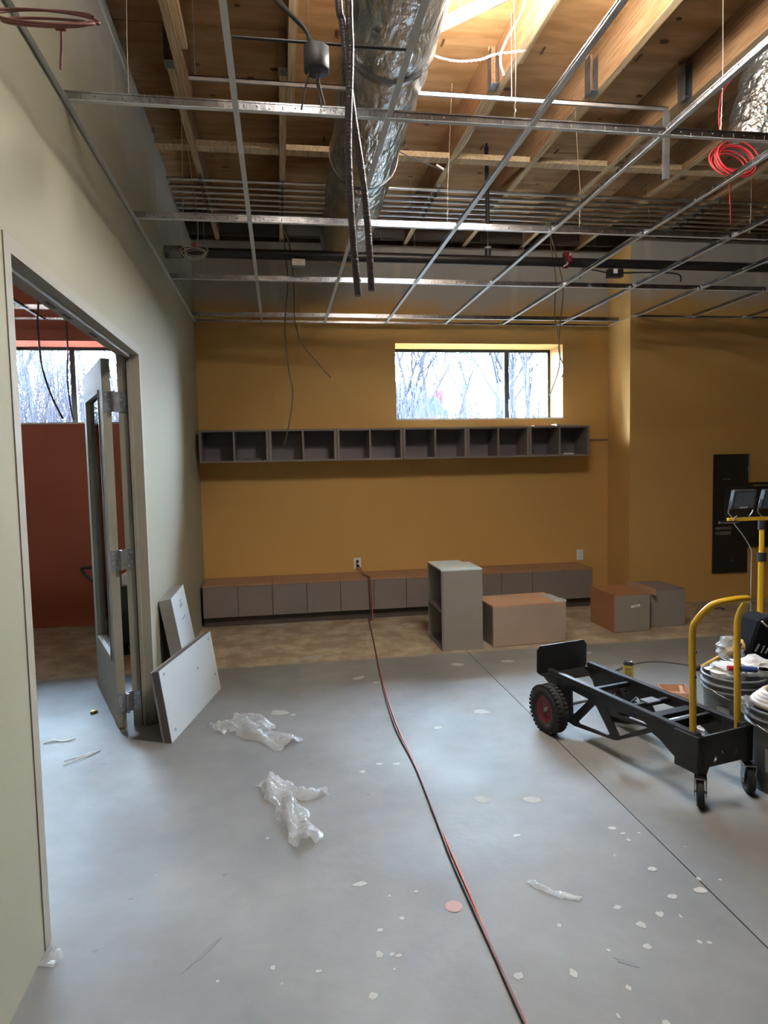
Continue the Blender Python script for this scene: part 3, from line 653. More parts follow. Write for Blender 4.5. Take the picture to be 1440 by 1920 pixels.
B(0, .33, 0, .42, .004, .325).build('body', 'lamg', t); B(0, .33, .0, .42, .325, .333).build('top_panel', 'lamd', t); B(-.004, .0, -.08, .42, .30, .36).build('raised_flap', 'kraft', t); B(.008,.32,.006,.41,0,.004).build('base', 'core', t)
# outlets
def outlet(px, label):
    c = at(*px, Y=YB); t = thing('wall_outlet', label, 'outlet', (c.x, YB-.001, c.z))
    B(-.037, .037, -.006, 0, -.057, .057).build('cover_plate', 'white', t, bevel=.002)
    for s in (-1, 1):
        B(-.017, .017, -.009, -.006, s*.022-.014, s*.022+.014).build('socket', 'sticker', t)
        mb = MB()
        for dx_ in (-.006,.006): mb.box(dx_-.0012, dx_+.0012, -.0098, -.0088, s*.022-.002, s*.022+.007)
        mb.tube([(0,-.0088,s*.022-.008),(0,-.0098,s*.022-.008)], .0025, 8); mb.build('slot', 'core', t)
    return c
oc = outlet((670,1056), 'white wall outlet with the orange cord plugged into it'); outlet((1087,1040), 'empty white wall outlet near the right end of the low cabinets')
# extension cord
t = thing('extension_cord', 'long red extension cord running from the outlet across the floor toward the camera', 'cord')
base = [at(x,y,Z=0)+Vector((0,0,.006)) for x,y in [(692,1160),(703,1215),(720,1290),(745,1365),(780,1440),(815,1530),(850,1610),(885,1690),(930,1800),(985,1920),(1060,2060)]]
top_ = [Vector((oc.x+.003, YB-.03, oc.z-.02)), Vector((oc.x+.03, YB-.06, .44)), Vector((.79, 6.5, .41)), Vector((.82, 6.33, .412)), Vector((.825, 6.262, .395)), Vector((.83, 6.255, .25)), Vector((.835, 6.25, .10)), Vector((.83, 6.2, .01))]
MB().tube(smooth(top_+base, 8), .0048, 8).build('red_strand', 'orange', t)
base2 = [p+Vector((.006*sin(i*1.7)-.007, 0, .001+.002*(i%2))) for i, p in enumerate(base)]
MB().tube(smooth([p+Vector((-.02,0,.0)) for p in top_[2:]]+base2, 8), .0042, 8).build('dark_strand', 'dcord', t)
mb = MB(); mb.tube([(oc.x,YB-.011,oc.z-.022),(oc.x+.002,YB-.045,oc.z-.024)], .015, 10); mb.tube([(oc.x,YB-.011,oc.z+.022),(oc.x,YB-.035,oc.z+.022)], .014, 10); mb.build('plug', 'blackp', t)
# ================================================================ LEANING BOARDS
def slab(c0, ex, ez, th, n): return c0, ex, ez, th
t = thing('white_board', 'thick white board leaning on the wall beside the door, nearest the camera', 'board')
bl = Vector((-.625, 3.66, .002)); br = Vector((-.44, 4.52, .002)); ex = (br-bl)
tl = at(299,1258,X=-.765); upv = Vector((-.062,.05,.385)); upn = upv.normalized(); nrm = ex.cross(upn).normalized()
if nrm.x < 0: nrm = -nrm
th = .035
mk = lambda p0, a, b_, d_: MB().prism([p0, p0+a, p0+a+b_, p0+b_], d_)
hgt = upv - ex.normalized()*0
mk(bl, ex, hgt, nrm*-.004).build('white_face', 'wboard', t); mk(bl-nrm*.004, ex, hgt, nrm*-th).build('board_core', 'core', t)
mk(bl-nrm*(.006+th), ex, hgt, nrm*-.012).build('second_board', 'coreg', t)
mb = MB()
for u_, v_ in ((.06,.92),(.08,.12),(.62,.62),(.93,.30),(.93,.9)):
    p = bl+ex*u_+hgt*v_+nrm*.0006; mb.obox(p, ex.normalized()*.010, upn*.008, nrm*.0005)
mb.build('fitting_mark', 'inkg', t)
t = thing('wrapped_boards', 'stack of white boards in film leaning on the wall behind the thick board', 'boards')
b0_ = Vector((-.60, 4.62, .003)); tp0 = at(330,1114,X=-.70); tp1 = at(345,1103,X=-.64)
upv = Vector((tp0.x, tp0.y, tp0.z))-b0_; upv.y = -.02
exv = Vector((.05, .27, 0)); nn = exv.cross(upv).normalized()
if nn.x < 0: nn = -nn
b0_ = Vector((-.575, 4.215, .003)); exv = Vector((.0,.52,0)); upv = Vector((-.115, .0, .685))
nn = exv.cross(upv).normalized(); nn = nn if nn.x > 0 else -nn
mk(b0_, exv, upv, nn*-.003).build('white_face', 'wboard', t)
for i in range(4): mk(b0_-nn*(.003+.0185*i), exv, upv, nn*-.018).build('board', 'coreg', t)
mb = MB(); p = b0_+exv*.55+upv*.86+nn*.0008; mb.obox(p, exv.normalized()*.05, upv.normalized()*.012, nn*.0004); mb.obox(p+upv.normalized()*.03, exv.normalized()*.03, upv.normalized()*.006, nn*.0004); mb.obox(p-upv*.12, exv.normalized()*.07, upv.normalized()*.004, nn*.0004); mb.build('printed_mark', 'inkg', t)
# ================================================================ FLOOR LITTER
def sheet_strip(mb, pts, wid, h=.035, seed=1, nx=22, ny=12):
    rnd = random.Random(seed); P = smooth([at(x,y,Z=0) for x,y in pts], 8); n = len(P)
    gx = []
    for i in range(nx+1):
        t_ = i/nx*(n-1); a_ = int(min(t_, n-2)); c = P[a_].lerp(P[a_+1], t_-a_); d = (P[a_+1]-P[a_]).normalized(); s_ = Vector((-d.y,d.x,0)); ww = wid*(1+.22*sin(i*.9+seed))
        row = []
        for j in range(ny+1):
            v = j/ny-.5; edge = 1-(2*abs(v))**3
            row.append(c+s_*(ww*v+rnd.uniform(-.004,.004))+d*rnd.uniform(-.005,.005)+Vector((0,0,.004+max(0,h*edge*(.40+.35*sin(i*.7+j*.55+seed)+.2*sin(i*1.9-j*1.3))+rnd.uniform(0,.004)))))
        gx.append(row)
    mb.add([p for r_ in gx for p in r_], [(i*(ny+1)+j,(i+1)*(ny+1)+j,(i+1)*(ny+1)+j+1,i*(ny+1)+j+1) for i in range(nx) for j in range(ny)], 0, True)
mb = MB(); sheet_strip(mb, [(402,1372),(440,1362),(485,1378),(548,1400)], .16, .05, 2); sheet_strip(mb, [(440,1350),(478,1352),(495,1372)], .13, .05, 5, 12, 10)
tag(mb.build('bubble_wrap', 'film'), 'crumpled clear bubble wrap on the floor nearer the leaning boards', 'plastic wrap')
mb = MB(); sheet_strip(mb, [(500,1468),(530,1500),(555,1545),(580,1585)], .12, .05, 3); sheet_strip(mb, [(520,1470),(560,1492),(614,1486)], .085, .04, 6, 14, 8)
tag(mb.build('bubble_wrap', 'film'), 'Y-shaped crumpled clear bubble wrap nearest the middle of the floor', 'plastic wrap')
mb = MB(); sheet_strip(mb, [(990,1655),(1020,1668),(1050,1680),(1088,1688)], .028, .012, 4, 16, 4); tag(mb.build('plastic_strip', 'film'), 'narrow clear plastic strip lying on the floor right of the cord', 'plastic strip')
mb = MB(); sheet_strip(mb, [(85,1815),(98,1800),(112,1790)], .05, .02, 9, 6, 4); tag(mb.build('plastic_scrap', 'film'), 'small clear plastic scrap at the foot of the near door jamb', 'plastic scrap')
def litter(name, pts, r, mt, label, cat='litter'):
    tag(MB().tube(smooth([at(x,y,Z=0)+Vector((0,0,r+.001+.004*(i%2))) for i,(x,y) in enumerate(pts)], 5), r, 6).build(name, mt), label, cat)
litter('cable_tie', [(82,1396),(100,1391),(120,1391),(141,1387)], .0035, 'white', 'white cable tie on the floor in the doorway, the further one', 'cable tie')
litter('cable_tie', [(119,1437),(150,1425),(188,1408)], .0035, 'white', 'forked white cable tie on the doorway floor, the nearer one', 'cable tie')
litter('cable_tie', [(120,1428),(150,1421),(172,1412)], .0025, 'white', 'thin white strand beside the forked cable tie in the doorway', 'cable tie')
mb = MB(); c = at(176,1337,Z=0); mb.lathe([(0,.001),(.02,.001),(.024,.008),(.014,.016),(0,.017)], 9, M4=Matrix.Translation(c), wob=.3); tag(mb.build('yellow_scrap', 'gold'), 'small crumpled yellow scrap on the floor by the open door', 'scrap')
litter('dark_scrap', [(1338,1142),(1350,1142),(1358,1144)], .009, 'core', 'small dark offcut lying near the foot of the dark wall', 'scrap')
# ================================================================ HAND TRUCK
O = Vector((1.647, 3.449, 0)); RZ = math.atan2(-.9695, .245)
ht = thing('hand_truck', 'black convertible hand truck lying as a cart with yellow handle', 'hand truck', O, RZ)
side = [(-.12,.300),(.93,.300),(.93,.150),(.86,.140),(.80,.155),(.75,.180),(.70,.208),(.65,.222),(.43,.100),(.405,.092),(.10,.055),(.04,.060),(-.03,.10),(-.05,.19),(-.12,.235)]
holes = [[(.075,.245),(.215,.240),(.205,.225),(.095,.115),(.080,.12)], [(.125,.085),(.26,.225),(.275,.222),(.375,.112),(.36,.100),(.14,.078)], [(.30,.243),(.40,.120),(.385,.135),(.31,.225)], [(.435,.122),(.335,.243),(.60,.256),(.628,.248),(.62,.232)], [(.80,.235),(.83,.240),(.835,.218),(.812,.215)]]
holes = [holes[0], holes[1], holes[3], holes[4]]
for s in (-1, 1):
    o = plate('side_frame', side, holes, .012, 'black', ht, basis((0, s*.14, 0), (1,0,0), (0,0,1), (0,-1,0)))
    B(-.12, .91, s*.14-.016, s*.14+.016, .286, .312).build('side_rail', 'black', ht, bevel=.003)
for x, w_ in ((.20,.022),(.47,.022),(.60,.05)):
    B(x, x+w_, -.128, .128, .270, .292).build('cross_bar', 'black', ht)
B(.455,.515,-.03,.05,.292,.3).build('label_plate', 'steeld', ht)
B(.72, .74, -.128, .128, .255, .30).build('cross_bar', 'black', ht)
plate('front_plate', [(-.165,.305),(.165,.305),(.165,.145),(.10,.16),(-.10,.165),(-.13,.10),(-.165,.10)], [[(-.075,.182),(-.045,.182),(-.060,.212)],[(-.030,.225),(.0,.225),(-.012,.198)],[(.045,.190),(.075,.190),(.062,.215)]], .01, 'black', ht, basis((.925,0,0),(0,1,0),(0,0,1),(1,0,0)))
for s in (-1,1):
    B(.80, .93, s*.145-.022, s*.145+.022, .14, .305).build('handle_socket', 'black', ht, bevel=.004)
# toe plate, bent
mb = MB(); mb.prism([(-.185,-.155,.425),(-.185,.155,.425),(-.185,.177,.400),(-.185,.177,.275),(-.185,.165,.262),(-.185,-.165,.262),(-.185,-.177,.275),(-.185,-.177,.400)], (-.006,0,0))
for y in (-.12,-.04,.04,.12): mb.bar((-.183,y,.27),(-.183,y,.33),.012,.006,up=(1,0,0))
mb.prism([(-.185,-.16,.262),(-.185,.16,.262),(-.09,.125,.245),(-.09,-.125,.245)], (0,0,-.006)); mb.build('toe_plate', 'black', ht)
for s in (-1,1):
    MB().prism([(-.185,s*.15,.262),(-.04,s*.15,.300),(-.02,s*.15,.12),(-.06,s*.15,.13),(-.10,s*.15,.22)], (0,-s*.006,0)).build('toe_bracket', 'black', ht)
MB().tube([(-.005,-.262,.131),(-.005,.262,.131)], .008, 10).build('axle', 'steeld', ht)
MB().tube([(-.02,-.15,.235),(-.02,-.265,.262)], .008, 8).build('pin', 'steel', ht)
def wheel(y, s):
    Mx = Matrix.Translation((-.005, y, .131)) @ Matrix.Rotation(pi/2, 4, 'X')
    mb = MB(); mb.lathe([(.07,-.028),(.095,-.036),(.118,-.033),(.128,-.02),(.130,0),(.128,.02),(.118,.033),(.095,.036),(.07,.028),(.07,-.028)], 36, M4=Mx)
    for k in range(34):
        for q in (-1, 1):
            a = 2*pi*(k+.25*q)/34; mb.obox(Mx @ Vector((.1275*cos(a), .1275*sin(a), q*.021)), Mx.to_3x3() @ Vector((cos(a),sin(a),0))*.006, Mx.to_3x3() @ Vector((-sin(a),cos(a),0))*.0075, Mx.to_3x3() @ Vector((0,0,1))*.012)
    tr = mb.build('wheel', 'rubber', ht)
    mb = MB(); mb.lathe([(.0,-.012),(.03,-.014),(.05,-.010),(.070,-.028),(.072,-.028),(.072,.028),(.07,.028),(.05,.010),(.03,.014),(0,.012)], 28, M4=Mx); mb.build('rim', 'redp', tr)
    mb = MB(); mb.lathe([(0,-.022),(.014,-.022),(.014,.022),(0,.022)], 12, M4=Mx)
    for k in range(4): a = pi/4+k*pi/2; mb.lathe([(0,-.018),(.005,-.018),(.005,.018),(0,.018)], 8, M4=Mx @ Matrix.Translation((.03*cos(a),.03*sin(a),0)))
    mb.build('hub', 'steel', tr)
wheel(-.235, -1); wheel(.235, 1)
for s in (-1,1):
    cx, cyy = .925, s*.145
    sw = radians(-46 if s < 0 else -34)
    Mx = Matrix.Translation((cx, cyy, .0635)) @ Matrix.Rotation(sw,4,'Z') @ Matrix.Rotation(pi/2,4,'X')
    mb = MB(); mb.lathe([(.04,-.013),(.058,-.014),(.0625,-.008),(.0632,0),(.0625,.008),(.058,.014),(.04,.013),(.02,.016),(0,.016)], 28, M4=Mx); mb.lathe([(.04,-.013),(.02,-.016),(0,-.016)], 28, M4=Mx)
    cw = mb.build('caster', 'rubber', ht)
    mb = MB(); R3 = Matrix.Translation((cx, cyy, 0)) @ Matrix.Rotation(sw,4,'Z')
    for q in (-1, 1): mb.prism([R3 @ Vector(p) for p in [(-.012,q*.021,.045),(.012,q*.021,.045),(.035,q*.021,.13),(-.03,q*.021,.13)]], (R3.to_3x3() @ Vector((0,q*.003,0))))
    mb.prism([R3 @ Vector(p) for p in [(-.03,-.024,.13),(.035,-.024,.13),(.035,.024,.13),(-.03,.024,.13)]], (0,0,.006)); mb.tube([R3 @ Vector((0,-.027,.0635)), R3 @ Vector((0,.027,.0635))], .006, 8)
    mb.build('fork', 'steel', cw)
hp_ = [(.875,-.135,.27),(.87,-.135,.5),(.865,-.135,.735),(.885,-.130,.80),(.93,-.105,.865),(.955,-.06,.885),(.955,.06,.885),(.935,.105,.868),(.885,.130,.81),(.865,.135,.735),(.87,.135,.5),(.875,.135,.27)]
hp_ = [Vector(p)+Vector((-.0,0,0)) for p in hp_]
MB().tube(smooth(hp_, 5), .0145, 14).build('handle', 'yel', ht)
mb = MB()
for s in (-1,1):
    for z in (.55, .66): mb.tube([(.88,s*.135,z),(.886,s*.135,z)], .006, 8)
mb.build('pin_hole', 'core', ht)
# cable behind the cart
cable('floor_cable', [at(1140,1268,Z=0)+Vector((0,0,.02)), at(1175,1250,Z=0)+Vector((0,0,.006)), at(1215,1242,Z=0)+Vector((0,0,.006)), at(1255,1243,Z=0)+Vector((0,0,.006)), at(1310,1252,Z=0)+Vector((0,0,.006)), at(1345,1256,Z=0)+Vector((0,0,.006))], .005, 'grayc', 'grey cable on the floor between the hand truck and the buckets', cat='cable')
# can
c = at(1178,1284,Z=0); t = thing('energy_drink_can', 'tall yellow drink can with black claw marks standing behind the cart', 'can', (c.x, c.y, 0))
H = .158
mb = MB(); mb.lathe([(0,.0),(.024,0),(.031,.006),(.0325,.012),(.0325,H-.022),(.0325,H-.02)], 24); mb.build('body', 'gold', t)
mb = MB(); mb.lathe([(.0326,H-.022),(.032,H-.016),(.026,H-.002),(.026,H),(.024,H-.003),(0,H-.004)], 24); mb.build('top', 'blackp', t)
mb = MB()
for k, (a_, z0, z1) in enumerate(((-.42,.055,.125),(-.02,.045,.125),(.35,.06,.12))):
    a0 = math.atan2(-c.y, -c.x)+a_
    pts = []
    for i in range(7):
        z = z1+(z0-z1)*i/6; aa = a0+.06*sin(i*1.7+k)+(.10 if i == 0 else 0); pts.append((.0332*cos(aa), .0332*sin(aa), z))
    mb.tube(pts, [.0025,.0035,.002,.0035,.002,.003,.001], 5)
mb.build('claw_mark', 'ink', t)
# cardboard tray, paper bag
t = thing('cardboard_tray', 'small open cardboard tray on the floor behind the yellow handle', 'tray', (2.40, 3.74, 0), -.25)
mb = MB(); w2, l2 = .085, .10; mb.box(-w2,w2,-l2,l2,.002,.005); mb.box(-w2,w2,-l2,-l2+.003,.005,.06); mb.box(-w2,w2,l2-.003,l2,.005,.05); mb.box(-w2,-w2+.003,-l2,l2,.005,.055); mb.box(w2-.003,w2,-l2,l2,.005,.055); mb.build('tray', 'kraft', t)
MB().bar((.02,-.08,.012),(.05,.07,.05),.02,.004).build('loose_flap', 'kraft', t)
c = at(1235,1350,Z=0); mb = MB(); sheet_strip(mb, [(1192,1362),(1225,1350),(1268,1362),(1290,1375)], .22, .03, 12, 16, 12); tag(mb.build('plastic_bag', 'film2'), 'flattened white plastic bag on the floor under the cart', 'plastic bag')
# ================================================================ BUCKETS
def bucket(name, c, label, mt, h=.37, rt=.150, rb=.132, stickers=(), handle=True):
    t = thing(name, label, 'bucket', (c[0],c[1],0))
    mb = MB(); mb.lathe([(0,0),(rb,0),(rb+.002,.004),(rb+(rt-rb)*.7,h*.68),(rt-.002,h-.08),(rt+.008,h-.078),(rt+.008,h-.07),(rt-.001,h-.068),(rt,h-.05),(rt+.010,h-.048),(rt+.010,h-.038),(rt,h-.036),(rt+.002,h-.012),(rt+.009,h-.01),(rt+.009,h),(rt-.003,h),(rt-.006,h-.02),(rb+(rt-rb)*.7-.004,h*.6),(rb-.004,.006),(0,.006)], 40)
    mb.build('body', mt, t)
    if handle:
        mb = MB(); mb.tube(smooth([((rt+.008)*cos(a), (rt+.012)*sin(a), h-.06-.10*sin((a+pi*.9)/.8/pi*pi*.8) if 0 else h-.055-.06*abs(sin(a*1.0))) for a in [pi+.15+i*.28 for i in range(11)]], 3), .0028, 6); mb.build('bail_handle', 'steel', t)
    for (a_, w_, z0, z1, dark) in stickers:
        mb = MB(); n = 6; r_ = rb+(rt-rb)*.6+.0022
        for i in range(n):
            a0, a1 = a_+w_*(i/n-.5), a_+w_*((i+1)/n-.5); k0, k1 = rb+(rt-rb)*z0/h*1.02+.003, rb+(rt-rb)*z1/h*1.02+.003
            mb.add([(k0*cos(a0),k0*sin(a0),z0),(k0*cos(a1),k0*sin(a1),z0),(k1*cos(a1),k1*sin(a1),z1),(k1*cos(a0),k1*sin(a0),z1)], [(0,1,2,3)])
            zz0 = z1-.012; kz = rb+(rt-rb)*zz0/h*1.02+.0036; kk = k1+.0006
            mb.add([(kz*cos(a0),kz*sin(a0),zz0),(kz*cos(a1),kz*sin(a1),zz0),(kk*cos(a1),kk*sin(a1),z1-.002),(kk*cos(a0),kk*sin(a0),z1-.002)], [(0,1,2,3)], mi=1)
        mb.build('label_sticker', ['inkg' if dark else 'lid','ink'], t)
    return t
b1c = (2.305, 3.08); b2c = (2.205, 2.61)
bucket('plastic_bucket', b1c, 'grey plastic bucket with wrapped rubbish on top, behind the cart handle', 'bucket', stickers=[(-2.55,.42,.12,.235,False)])
bucket('plastic_bucket', b2c, 'grey plastic bucket topped with a coiled tan hose at right edge', 'bucket', stickers=[(-2.62,.30,.10,.22,True),(-1.95,.35,.05,.23,True)])
bucket('plastic_bucket', (2.62, 2.92), 'pale grey bucket mostly cut off by the right edge of the picture', 'lid', stickers=[])
bucket('plastic_bucket', (2.56, 3.28), 'dark blue-grey bucket with a black bag on it behind the other buckets', 'bucketd', stickers=[])
# coil of hose
t = thing('hose_coil', 'tan hose coiled flat on top of the right bucket', 'hose'); pts = []
for i in range(16*4):
    a = 2*pi*i/16; r_ = .125-.013*(i//16)-.004*sin(a*3); pts.append((b2c[0]+r_*cos(a), b2c[1]+r_*sin(a), .385+.016*(i//16)*.8+.004*sin(a*2)))
MB().tube(pts, .0155, 10).build('hose', 'hose', t)
MB().tube(smooth([(b2c[0]-.06,b2c[1]-.03,.435),(b2c[0]-.02,b2c[1]-.06,.442),(b2c[0]+.04,b2c[1]-.05,.440)],5), .012, 8).build('nozzle', 'whitew', t)
def blob(name, c, r, mt, label, cat, seed, sc=(1,1,1), n=14):
    rnd = random.Random(seed); bm = bmesh.new(); bmesh.ops.create_icosphere(bm, subdivisions=3, radius=1)
    ph = [rnd.uniform(0,6) for _ in range(6)]
    for v in bm.verts:
        p = v.co.copy(); q = 1+.16*sin(5*p.x+ph[0])*sin(4*p.y+ph[1])+.13*sin(9*p.z+ph[2]+4*p.x)+rnd.uniform(-.07,.07)
        v.co = Vector((p.x*sc[0]*r*q, p.y*sc[1]*r*q, p.z*sc[2]*r*q)) 
    me = bpy.data.meshes.new(name); bm.to_mesh(me); bm.free(); me.materials.append(M[mt]); o = bpy.data.objects.new(name, me); COL.objects.link(o); o.location = c
    return tag(o, label, cat)
blob('plastic_bag', (b1c[0]-.07, b1c[1]-.02, .395), .085, 'film2', 'white crumpled plastic bag on the left side of the grey bucket', 'plastic bag', 1, (1,1,.42))
blob('plastic_bag', (b1c[0]+.085, b1c[1]-.03, .405), .10, 'film2', 'larger white crumpled plastic bag on the right side of the grey bucket', 'plastic bag', 2, (1,.9,.5))
blob('pad_bag', (b1c[0]+.09, b1c[1]+.16, .45), .075, 'film', 'clear bag with tan pads standing behind the grey bucket', 'bag', 4, (1,.7,.9))
mb = MB(); 
for k in range(3): mb.lathe([(.0,-.008),(.028,-.008),(.03,0),(.028,.008),(0,.008)], 12, M4=Matrix.Translation((b1c[0]+.07+.03*k, b1c[1]+.13-.01*k, .435+.022*k)) @ Matrix.Rotation(1.1,4,'X') @ Matrix.Rotation(.5*k,4,'Y'))
tag(mb.build('sanding_pad', 'pad'), 'tan round pads showing inside the clear bag', 'pad')
t = thing('putty_tube', 'blue tube with an orange end lying on the grey bucket', 'tube')
MB().tube([(b1c[0]-.06,b1c[1]-.10,.425),(b1c[0]+.035,b1c[1]-.12,.418)], .014, 10).build('tube', 'blue', t); MB().tube([(b1c[0]-.105,b1c[1]-.092,.428),(b1c[0]-.06,b1c[1]-.10,.425)], .0135, 10).build('cap', 'redw', t)
tag(MB().bar((b1c[0]+.05,b1c[1]-.13,.425),(b1c[0]+.14,b1c[1]-.10,.405),.02,.014).build('scraper_handle', 'navy'), 'dark blue tool handle lying on the grey bucket', 'tool')
o = blob('plastic_bag', (b2c[0]-.155, b2c[1]+.05, .37), .035, 'film', 'small clear plastic flap hanging at the left of the hose bucket', 'plastic bag', 6, (1,1,1.2))
t = thing('black_bag', 'black tool bag with green lettering resting on the far bucket', 'bag', (2.575, 3.27, .37))
mb = MB(); mb.prism([(-.11,-.09,0),(.14,-.09,0),(.14,-.09,.20),(.06,-.08,.25),(-.04,-.08,.24),(-.09,-.085,.12)], (0,.17,0)); mb.build('body', 'navy', t, bevel=.012)
mb = MB(); mb.tube(smooth([(-.04,-.095,.235),(0,-.10,.20),(.05,-.10,.205),(.09,-.095,.235)],4), .005, 6); mb.build('strap', 'whitew', t)
mb = MB(); mb.bar((-.075,-.0935,.07),(-.05,-.0935,.11),.010,.002,up=(0,1,0)); mb.bar((-.04,-.0935,.06),(-.02,-.0935,.10),.008,.002,up=(0,1,0)); mb.bar((-.015,-.0935,.055),(.01,-.0935,.09),.008,.002,up=(0,1,0)); mb.build('lettering', 'lid', t)
# ================================================================ WORK LIGHT STAND
sx, sy = 3.262, 4.10
t = thing('work_light_stand', 'yellow tripod stand carrying two work lights at the right edge', 'light stand', (sx, sy, 0))
MB().tube([(0,0,.02),(0,0,.80)], .021, 14).build('lower_pole', 'yel', t); MB().tube([(0,0,.80),(0,0,1.04)], .0165, 14).build('upper_pole', 'yel', t)
for z, r_ in ((.80,.030),(1.02,.026)): MB().tube([(0,0,z-.03),(0,0,z+.03)], r_, 12).build('collar', 'blackp', t)
MB().bar((-.26,0,1.065),(.26,0,1.065),.022,.022).build('cross_bar', 'yel', t); MB().tube([(-.34,-.02,1.05),(-.20,-.02,1.05)], .009, 8).build('bar_handle', 'steel', t)
MB().bar((-.09,0,.235),(.09,0,.235),.05,.012).build('leg_bracket', 'black', t)
for k in range(3):
    a = pi*.93+k*2*pi/3
    leg = MB().tube([(.04*cos(a),.04*sin(a),.235),(.42*cos(a),.42*sin(a),.012)], .011, 10).build('leg', 'yel', t)
    MB().tube([(.40*cos(a),.40*sin(a),.024),(.435*cos(a),.435*sin(a),.008)], .016, 10).build('foot', 'rubber', leg)
    MB().bar((.022*cos(a),.022*sin(a),.06),(.20*cos(a),.20*sin(a),.14),.012,.004).build('brace', 'black', leg)
def head(x, ln, tilt):
    h = thing('work_light', ln, 'work light', (sx+x, sy, 1.075))
    c = Vector((0,-.02,.125)); up = Vector((.02,sin(tilt),cos(tilt))).normalized(); n_ = Vector((0,-cos(tilt),sin(tilt)))
    rt = Vector((1,0,0))
    MB().obox(c, rt*.085, up*.068, n_*.018).build('housing', 'blackp', h, bevel=.005)
    MB().obox(c+n_*.0195, rt*.072, up*.056, n_*.001).build('lens', 'lens', h)
    mb = MB()
    for i in range(7): mb.obox(c-n_*.028+rt*(-.066+.022*i), rt*.002, up*.055, n_*.012)
    mb.build('cooling_fin', 'blackp', h)
    mb = MB(); mb.tube([c+rt*.092, c+rt*.092-up*.09, Vector((.06,0,.0)), Vector((-.06,0,0)), c-rt*.092-up*.09, c-rt*.092], .005, 6); mb.build('yoke', 'steeld', h)
    MB().obox(c+n_*.021-up*.05, rt*.03, up*.006, n_*.0005).build('rating_label', 'inkg', h)
    return h
head(-.165, 'black work light on the stand, the one further left', -.22); head(.06, 'black work light on the stand, cut by the right picture edge', -.28)
cable('lamp_cord', [(sx-.20,sy-.01,1.09),(sx-.235,sy-.02,1.05),(sx-.17,sy-.03,.96),(sx-.105,sy-.03,.86),(sx-.10,sy-.03,.80),(sx-.10,sy-.03,.60),(sx-.09,sy-.02,.42),(sx-.085,sy-.02,.36)], .0035, 'inkg', 'thin grey lamp cord hanging from the work light stand', cat='cord')
mb = MB(); mb.obox((sx-.085,sy-.02,.345), (.014,0,0),(0,.012,0),(0,0,.03)); tag(mb.build('cord_plug', 'lid'), 'pale plug dangling at the end of the lamp cord', 'plug')
# ================================================================ ELECTRICAL PANEL
t = thing('electrical_panel', 'black open electrical panel set in the dark yellow wall at right', 'electrical panel')
yq = YR-.02
B(4.40, 4.79, yq, YR+.0, .29, 1.52).build('left_panel', 'black', t); B(4.79, 5.6, yq, YR, .55, 1.225).build('right_panel', 'black', t)
mb = MB(); mb.box(4.785,4.80,yq-.004,yq,1.24,1.525); mb.box(4.78,4.79,yq-.004,yq,1.33,1.40); mb.build('torn_edge', 'lid', t)
B(4.50, 4.585, yq-.003, yq, 1.262, 1.268).build('printed_line', 'lid', t); B(4.42,4.60,yq-.012,yq,.745,.772).build('latch_bar', 'steeld', t); B(4.42,4.59,yq-.010,yq,.69,.725).build('latch_plate', 'steeld', t)
B(4.50,4.78,yq-.02,yq,.82,1.18).build('breaker_cover', 'blackp', t); B(4.84,5.1,yq-.008,yq,1.185,1.20).build('trim_bar', 'steeld', t); B(4.605,4.61,yq-.002,yq,.41,.43).build('screw', 'lid', t)
# ================================================================ RED ROOM CART
t = thing('utility_cart', 'black and dark green cart with a black handle in the red room', 'cart', (-1.20, 5.65, 0))
mb = MB(); mb.prism([(-.14,-.2,.12),(.25,-.2,.12),(.3,-.2,.55),(-.16,-.2,.55)], (0,.45,0)); mb.build('tub', 'green', t)
B(-.17,.31,-.21,.27,.55,.575).build('rim', 'blackp', t)
MB().tube(smooth([(-.14,-.15,.575),(-.30,-.08,.60),(-.40,-.03,.69),(-.36,-.02,.71),(-.10,-.02,.70)],5), .013, 8).build('handle', 'black', t)
B(-.12,.22,-.15,.2,.1,.12).build('base', 'black', t)
for dx_ in (-.10,.2):
    for dy_ in (-.12,.17):
        mb = MB(); mb.lathe([(0,-.015),(.045,-.015),(.05,-.008),(.05,.008),(.045,.015),(0,.015)], 14, M4=Matrix.Translation((dx_,dy_,.05)) @ Matrix.Rotation(pi/2,4,'X')); mb.build('wheel', 'rubber', t)
tag(B(-1.27,-1.05,5.50,5.72,.576,.66).build('paper_stack', 'white'), 'white papers lying on the cart in the red room', 'paper')
cable('drooping_cable', [(-1.736,5.9,3.69)]+[at(x,y,Y=5.9) for x,y in [(73,560),(73,640),(82,700),(100,750),(118,785)]], .008, 'dcord', 'dark cable drooping across the red room window to the right')
cable('drooping_cable', [(-1.736,6.0,3.69)]+[at(x,y,Y=6.0) for x,y in [(124,600),(127,660),(126,710),(132,760),(138,788)]], .007, 'dcord', 'straighter dark cable hanging beside the red room window mullion')
